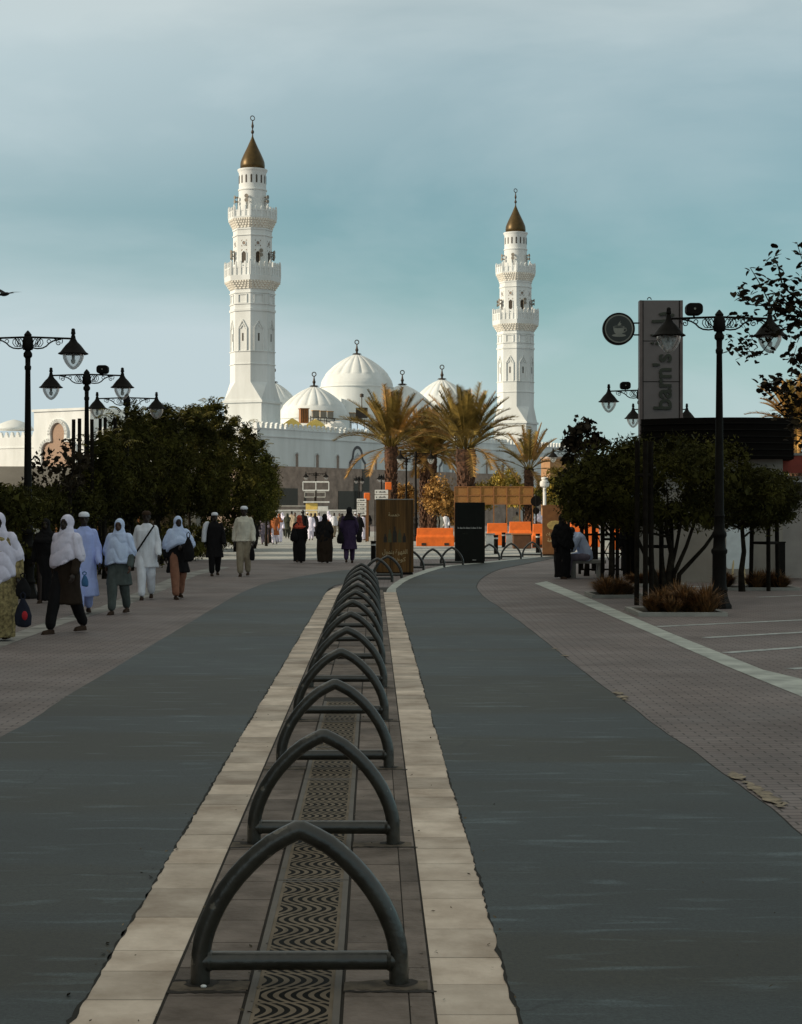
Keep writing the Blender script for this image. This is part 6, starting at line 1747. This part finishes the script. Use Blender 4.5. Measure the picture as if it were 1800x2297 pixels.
far_people = [
    (592, 91, 1.70, 0.2, dict(top='greylilac', hem=0.5, bottom='greylilac', cap='white'), 'far person in a grey-lilac tunic and white cap at the end of the left trees'),
    (606, 93, 1.64, 0.1, dict(robe='black', robe_w=0.19, shawl='black', shawl_hem=1.2), 'far person in black between the grey-lilac tunic and the orange-brown robe'),
    (617, 91, 1.62, 0.0, dict(top='orangebrown', hem=0.5, bottom='lilacwhite', hair=True), 'far person in an orange-brown tunic and pale trousers'),
    (627, 96, 1.55, 0.1, dict(robe='lilacwhite', robe_w=0.2, shawl='orangebrown', shawl_hem=1.2), 'far person in a pale robe right of the orange-brown tunic'),
    (645, 111, 1.56, PI, dict(top='olive', hem=0.6, bottom='olive', shawl='olive', shawl_hem=1.1), 'far person in dark olive seen from behind'),
    (662, 100, 1.62, 0.3, dict(top='khaki', hem=0.6, bottom='khaki', hair=True), 'far person in khaki left of the red headscarf'),
    (680, 88, 1.74, PI, dict(top='black', hem=0.6, bottom='black', hair=True), 'far person in black just above the red headscarf'),
    (698, 104, 1.58, 0.0, dict(top='lilacwhite', hem=0.55, bottom='lilacwhite', hair=True), 'far person in lilac-white between the first and second veiled walkers'),
    (750, 117, 1.60, 0.5, dict(top='white', hem=0.8, bottom='khaki', hair=True), 'far person in a white top between the veiled walker and the purple robe'),
    (716, 130, 1.60, 0.0, dict(top='lilacwhite', hem=0.7, bottom='black', hair=True), 'very far person in a pale top beside the small lamp pole'),
    (816, 104, 1.56, 0.8, dict(robe='lilacwhite', robe_w=0.24, hair=True), 'far person in a pale draped cloth left of the wood advert'),
    (806, 98, 1.60, 0.4, dict(top='black', hem=0.6, bottom='black', hair=True), 'far person in black beside the pale draped cloth'),
    (768, 110, 1.55, 0.1, dict(robe='black', robe_w=0.2, shawl='black', shawl_hem=1.2), 'far person in black left of the purple robe'),
    (572, 84, 1.62, 0.2, dict(top='black', hem=0.5, bottom='black', hair=True), 'far person in dark clothes right behind the man in white with a cap'),
    (560, 96, 1.66, 0.2, dict(top='rosebrown', hem=0.5, bottom='khaki', hair=True), 'far person in rose-brown under the end of the left trees'),
    (987, 112, 1.60, 0.2, dict(top='cream', hem=0.6, bottom='white', shawl='cream', shawl_hem=1.2), 'far person in cream behind the large orange barrier'),
    (1000, 114, 1.60, 0.0, dict(top='white', hem=0.6, bottom='black', hair=True), 'far person in white and black behind the large orange barrier'),
]
for i, (px, D, h_, rz, kw, lab) in enumerate(far_people):
    person(px, D, h_, lab, rz=rz, fine=False, group=GF, seed=30+i, skin='mid' if i % 2 else 'dark', stride=0.12, **kw)
person(1262, 44, 1.58, 'person in a long black veil and robe standing beside the seated man', rz=0.5, robe='black', robe_w=0.25, shawl='black', shawl_hem=0.85, seed=50, arms='down')
for i, (px, D, h_, t_) in enumerate(((1414, 44.5, 1.62, 'in dark clothes in the shade beside the cafe wall'), (1432, 46, 1.50, 'in black robe right of the other figure in the shade'))):
    person(px, D, h_, 'person ' + t_, rz=0.4, robe='black', robe_w=0.22, shawl='black' if i else None, cap=None, hair=not i, seed=60+i, fine=False)

more_people()
# seated man in white, leaning forward
def seated():
    D = 44.1; b = MB()
    # facing -x; sits on the bench (seat top 0.455)
    hip = Vector((0.10, 0, 0.56)); ch = Vector((-0.12, 0, 0.98)); nk = Vector((-0.22, 0, 1.08)); hd = Vector((-0.31, 0, 1.17))
    b.ell(hd, (0.092, 0.073, 0.10)); b.ell(hd+Vector((-0.045, 0, -0.055)), (0.06, 0.055, 0.06)); b.cap(hd+Vector((-0.09, 0, -0.01)), hd+Vector((-0.105, 0, -0.035)), 0.01, 0.014, 6)
    b.cap(nk+Vector((0.05, 0, -0.03)), hd, 0.055, 0.05); b.cap(hip, ch, 0.135, 0.15, 14); b.cap(ch, nk, 0.14, 0.07, 12)
    arms_ = []
    for s in (-1, 1):
        b.cap((0.08, s*0.09, 0.54), (-0.34, s*0.12, 0.52), 0.08, 0.058); b.cap((-0.34, s*0.12, 0.52), (-0.38, s*0.12, 0.10), 0.055, 0.038); b.cap((-0.36, s*0.12, 0.045), (-0.54, s*0.13, 0.035), 0.036, 0.028)
        sh_ = Vector((-0.14, s*0.18, 1.0)); el = Vector((-0.26, s*0.20, 0.72)); wr = Vector((-0.46, s*0.08, 0.68)); arms_.append((sh_, el, wr))
        b.cap(sh_, el, 0.052, 0.04); b.cap(el, wr, 0.038, 0.026); d = (wr-el).normalized()
        b.cap(wr, wr+d*0.07, 0.028, 0.03, 8)
        for k in range(4):
            p0 = wr+d*0.08+Vector((0, (k-1.5)*0.02, 0)); b.cap(p0, p0+d*0.04+Vector((0, 0, -0.015)), 0.01, 0.009, 6); b.cap(p0+d*0.04+Vector((0, 0, -0.015)), p0+d*0.05+Vector((0, 0, -0.045)), 0.009, 0.008, 6)
        b.cap(wr+d*0.03+Vector((0, -s*0.03, 0.01)), wr+d*0.08+Vector((0, -s*0.055, 0.015)), 0.012, 0.01, 6)
    o = remesh(b, 0.010, 'person', SKIN['dark'], None)
    t = MB(); t.cap(hip, ch, 0.165, 0.175, 16); t.cap(ch, nk+Vector((0.02, 0, 0)), 0.165, 0.08, 16)
    for s, (sh_, el, wr) in zip((-1, 1), arms_): t.cap(sh_, el, 0.078, 0.066, 12); t.cap(el, el.lerp(wr, 0.85), 0.066, 0.055, 12)
    t.cap((0.10, 0, 0.54), (-0.22, 0, 0.55), 0.13, 0.10, 14)
    remesh(t, 0.012, 'tunic', CL['bluewhite'], o, 0.013)
    t = MB()
    for s in (-1, 1): t.cap((0.08, s*0.09, 0.54), (-0.34, s*0.12, 0.52), 0.105, 0.085, 12); t.cap((-0.34, s*0.12, 0.52), (-0.38, s*0.12, 0.14), 0.085, 0.07, 12)
    remesh(t, 0.012, 'trousers', CL['greylilac'], o, 0.012)
    for s in (-1, 1):
        t = MB(); t.cap((-0.35, s*0.12, 0.05), (-0.55, s*0.13, 0.045), 0.042, 0.034, 10); remesh(t, 0.012, 'shoe', CL['black'], o)
    t = MB(); t.ell(hd+Vector((0.015, 0, 0.02)), (0.097, 0.08, 0.095)); t.build('hair', M_eye, o, smooth=True)
    o.location = (X(1312, D), D+0.35, 0)
    tag(o, 'person in a pale blue-white tunic sitting bent forward on the bench', 'person')
seated()

bag(52, 1318, 22.6, 0.20, 0.26, CL['black'], 'upper black bag in the hand of the walker at the left edge')
bag(52, 1374, 22.5, 0.22, 0.37, cloth('navy', (0.02, 0.022, 0.035)), 'navy bag with a red print hanging below the hand at the left edge', spot=cloth('redprint', (0.45, 0.03, 0.04)))
bag(190, 1302, 28.4, 0.12, 0.20, cloth('blue', (0.06, 0.16, 0.33)), 'small blue bag carried before the pale blue tunic')
bag(423, 1232, 33.5, 0.22, 0.46, CL['black'], 'black shoulder bag under the folded arm of the walker in a blue-white shawl')
bag(566, 1240, 45.5, 0.14, 0.40, CL['black'], 'long black bag held by the man in white with a white cap')
bag(660, 1200, 57.8, 0.26, 0.42, CL['black'], 'black bag at the left side of the red headscarf')
bag(764, 1205, 57.4, 0.24, 0.42, CL['black'], 'black bag at the left side of the purple robe')
bag(806, 1203, 57.4, 0.20, 0.40, CL['black'], 'black bag at the right side of the purple robe')
# white cloth over the shoulder of the man in black
o = MB(); o.loft([ering(1.40, 0.05, 0.13, 0.0, 0), ering(1.34, 0.07, 0.15, 0.0, -0.03), ering(1.15, 0.06, 0.12, -0.03, -0.07), ering(0.88, 0.05, 0.08, -0.04, -0.09)])
sc_o = remesh(o, 0.012, 'shoulder_cloth', CL['white'], None, 0.012)
sc_o.location = (X(466, 46), 45.95, 0); tag(sc_o, 'white cloth hanging over the shoulder of the man in black', 'cloth')

# bird
bd = MB(); bd.ell((0, 0, 0), (0.20, 0.07, 0.065)); bd.ell((-0.20, 0, 0.02), (0.06, 0.045, 0.045)); bd.cap((-0.25, 0, 0.02), (-0.31, 0, 0.0), 0.018, 0.006, 6)
bd.add([(0.15, -0.05, 0), (0.36, -0.09, 0.0), (0.36, 0.09, 0.0), (0.15, 0.05, 0.0), (0.15, 0, 0.03), (0.34, 0, 0.015)], [(0, 1, 2, 3), (0, 4, 5, 1), (4, 3, 2, 5)])
for s in (-1, 1):
    bd.add([(-0.12, s*0.03, 0.03), (0.10, s*0.03, 0.03), (0.10, s*0.25, 0.10), (-0.10, s*0.28, 0.11), (0.20, s*0.60, 0.13), (0.02, s*0.50, 0.13), (-0.0, s*0.03, 0.0), (0.0, s*0.26, 0.08)], [(0, 1, 2, 3), (3, 2, 4, 5), (0, 6, 7, 3), (6, 1, 2, 7)])
bo = bd.build('bird', M_black, smooth=True, loc=(X(12, 60), 60, Z(660, 60)), rz=0.9)
bo.rotation_euler = (0.2, -0.25, 1.0)
tag(bo, 'dark bird in flight at the left edge of the sky', 'bird')

bpy.data.scenes.remove(work)
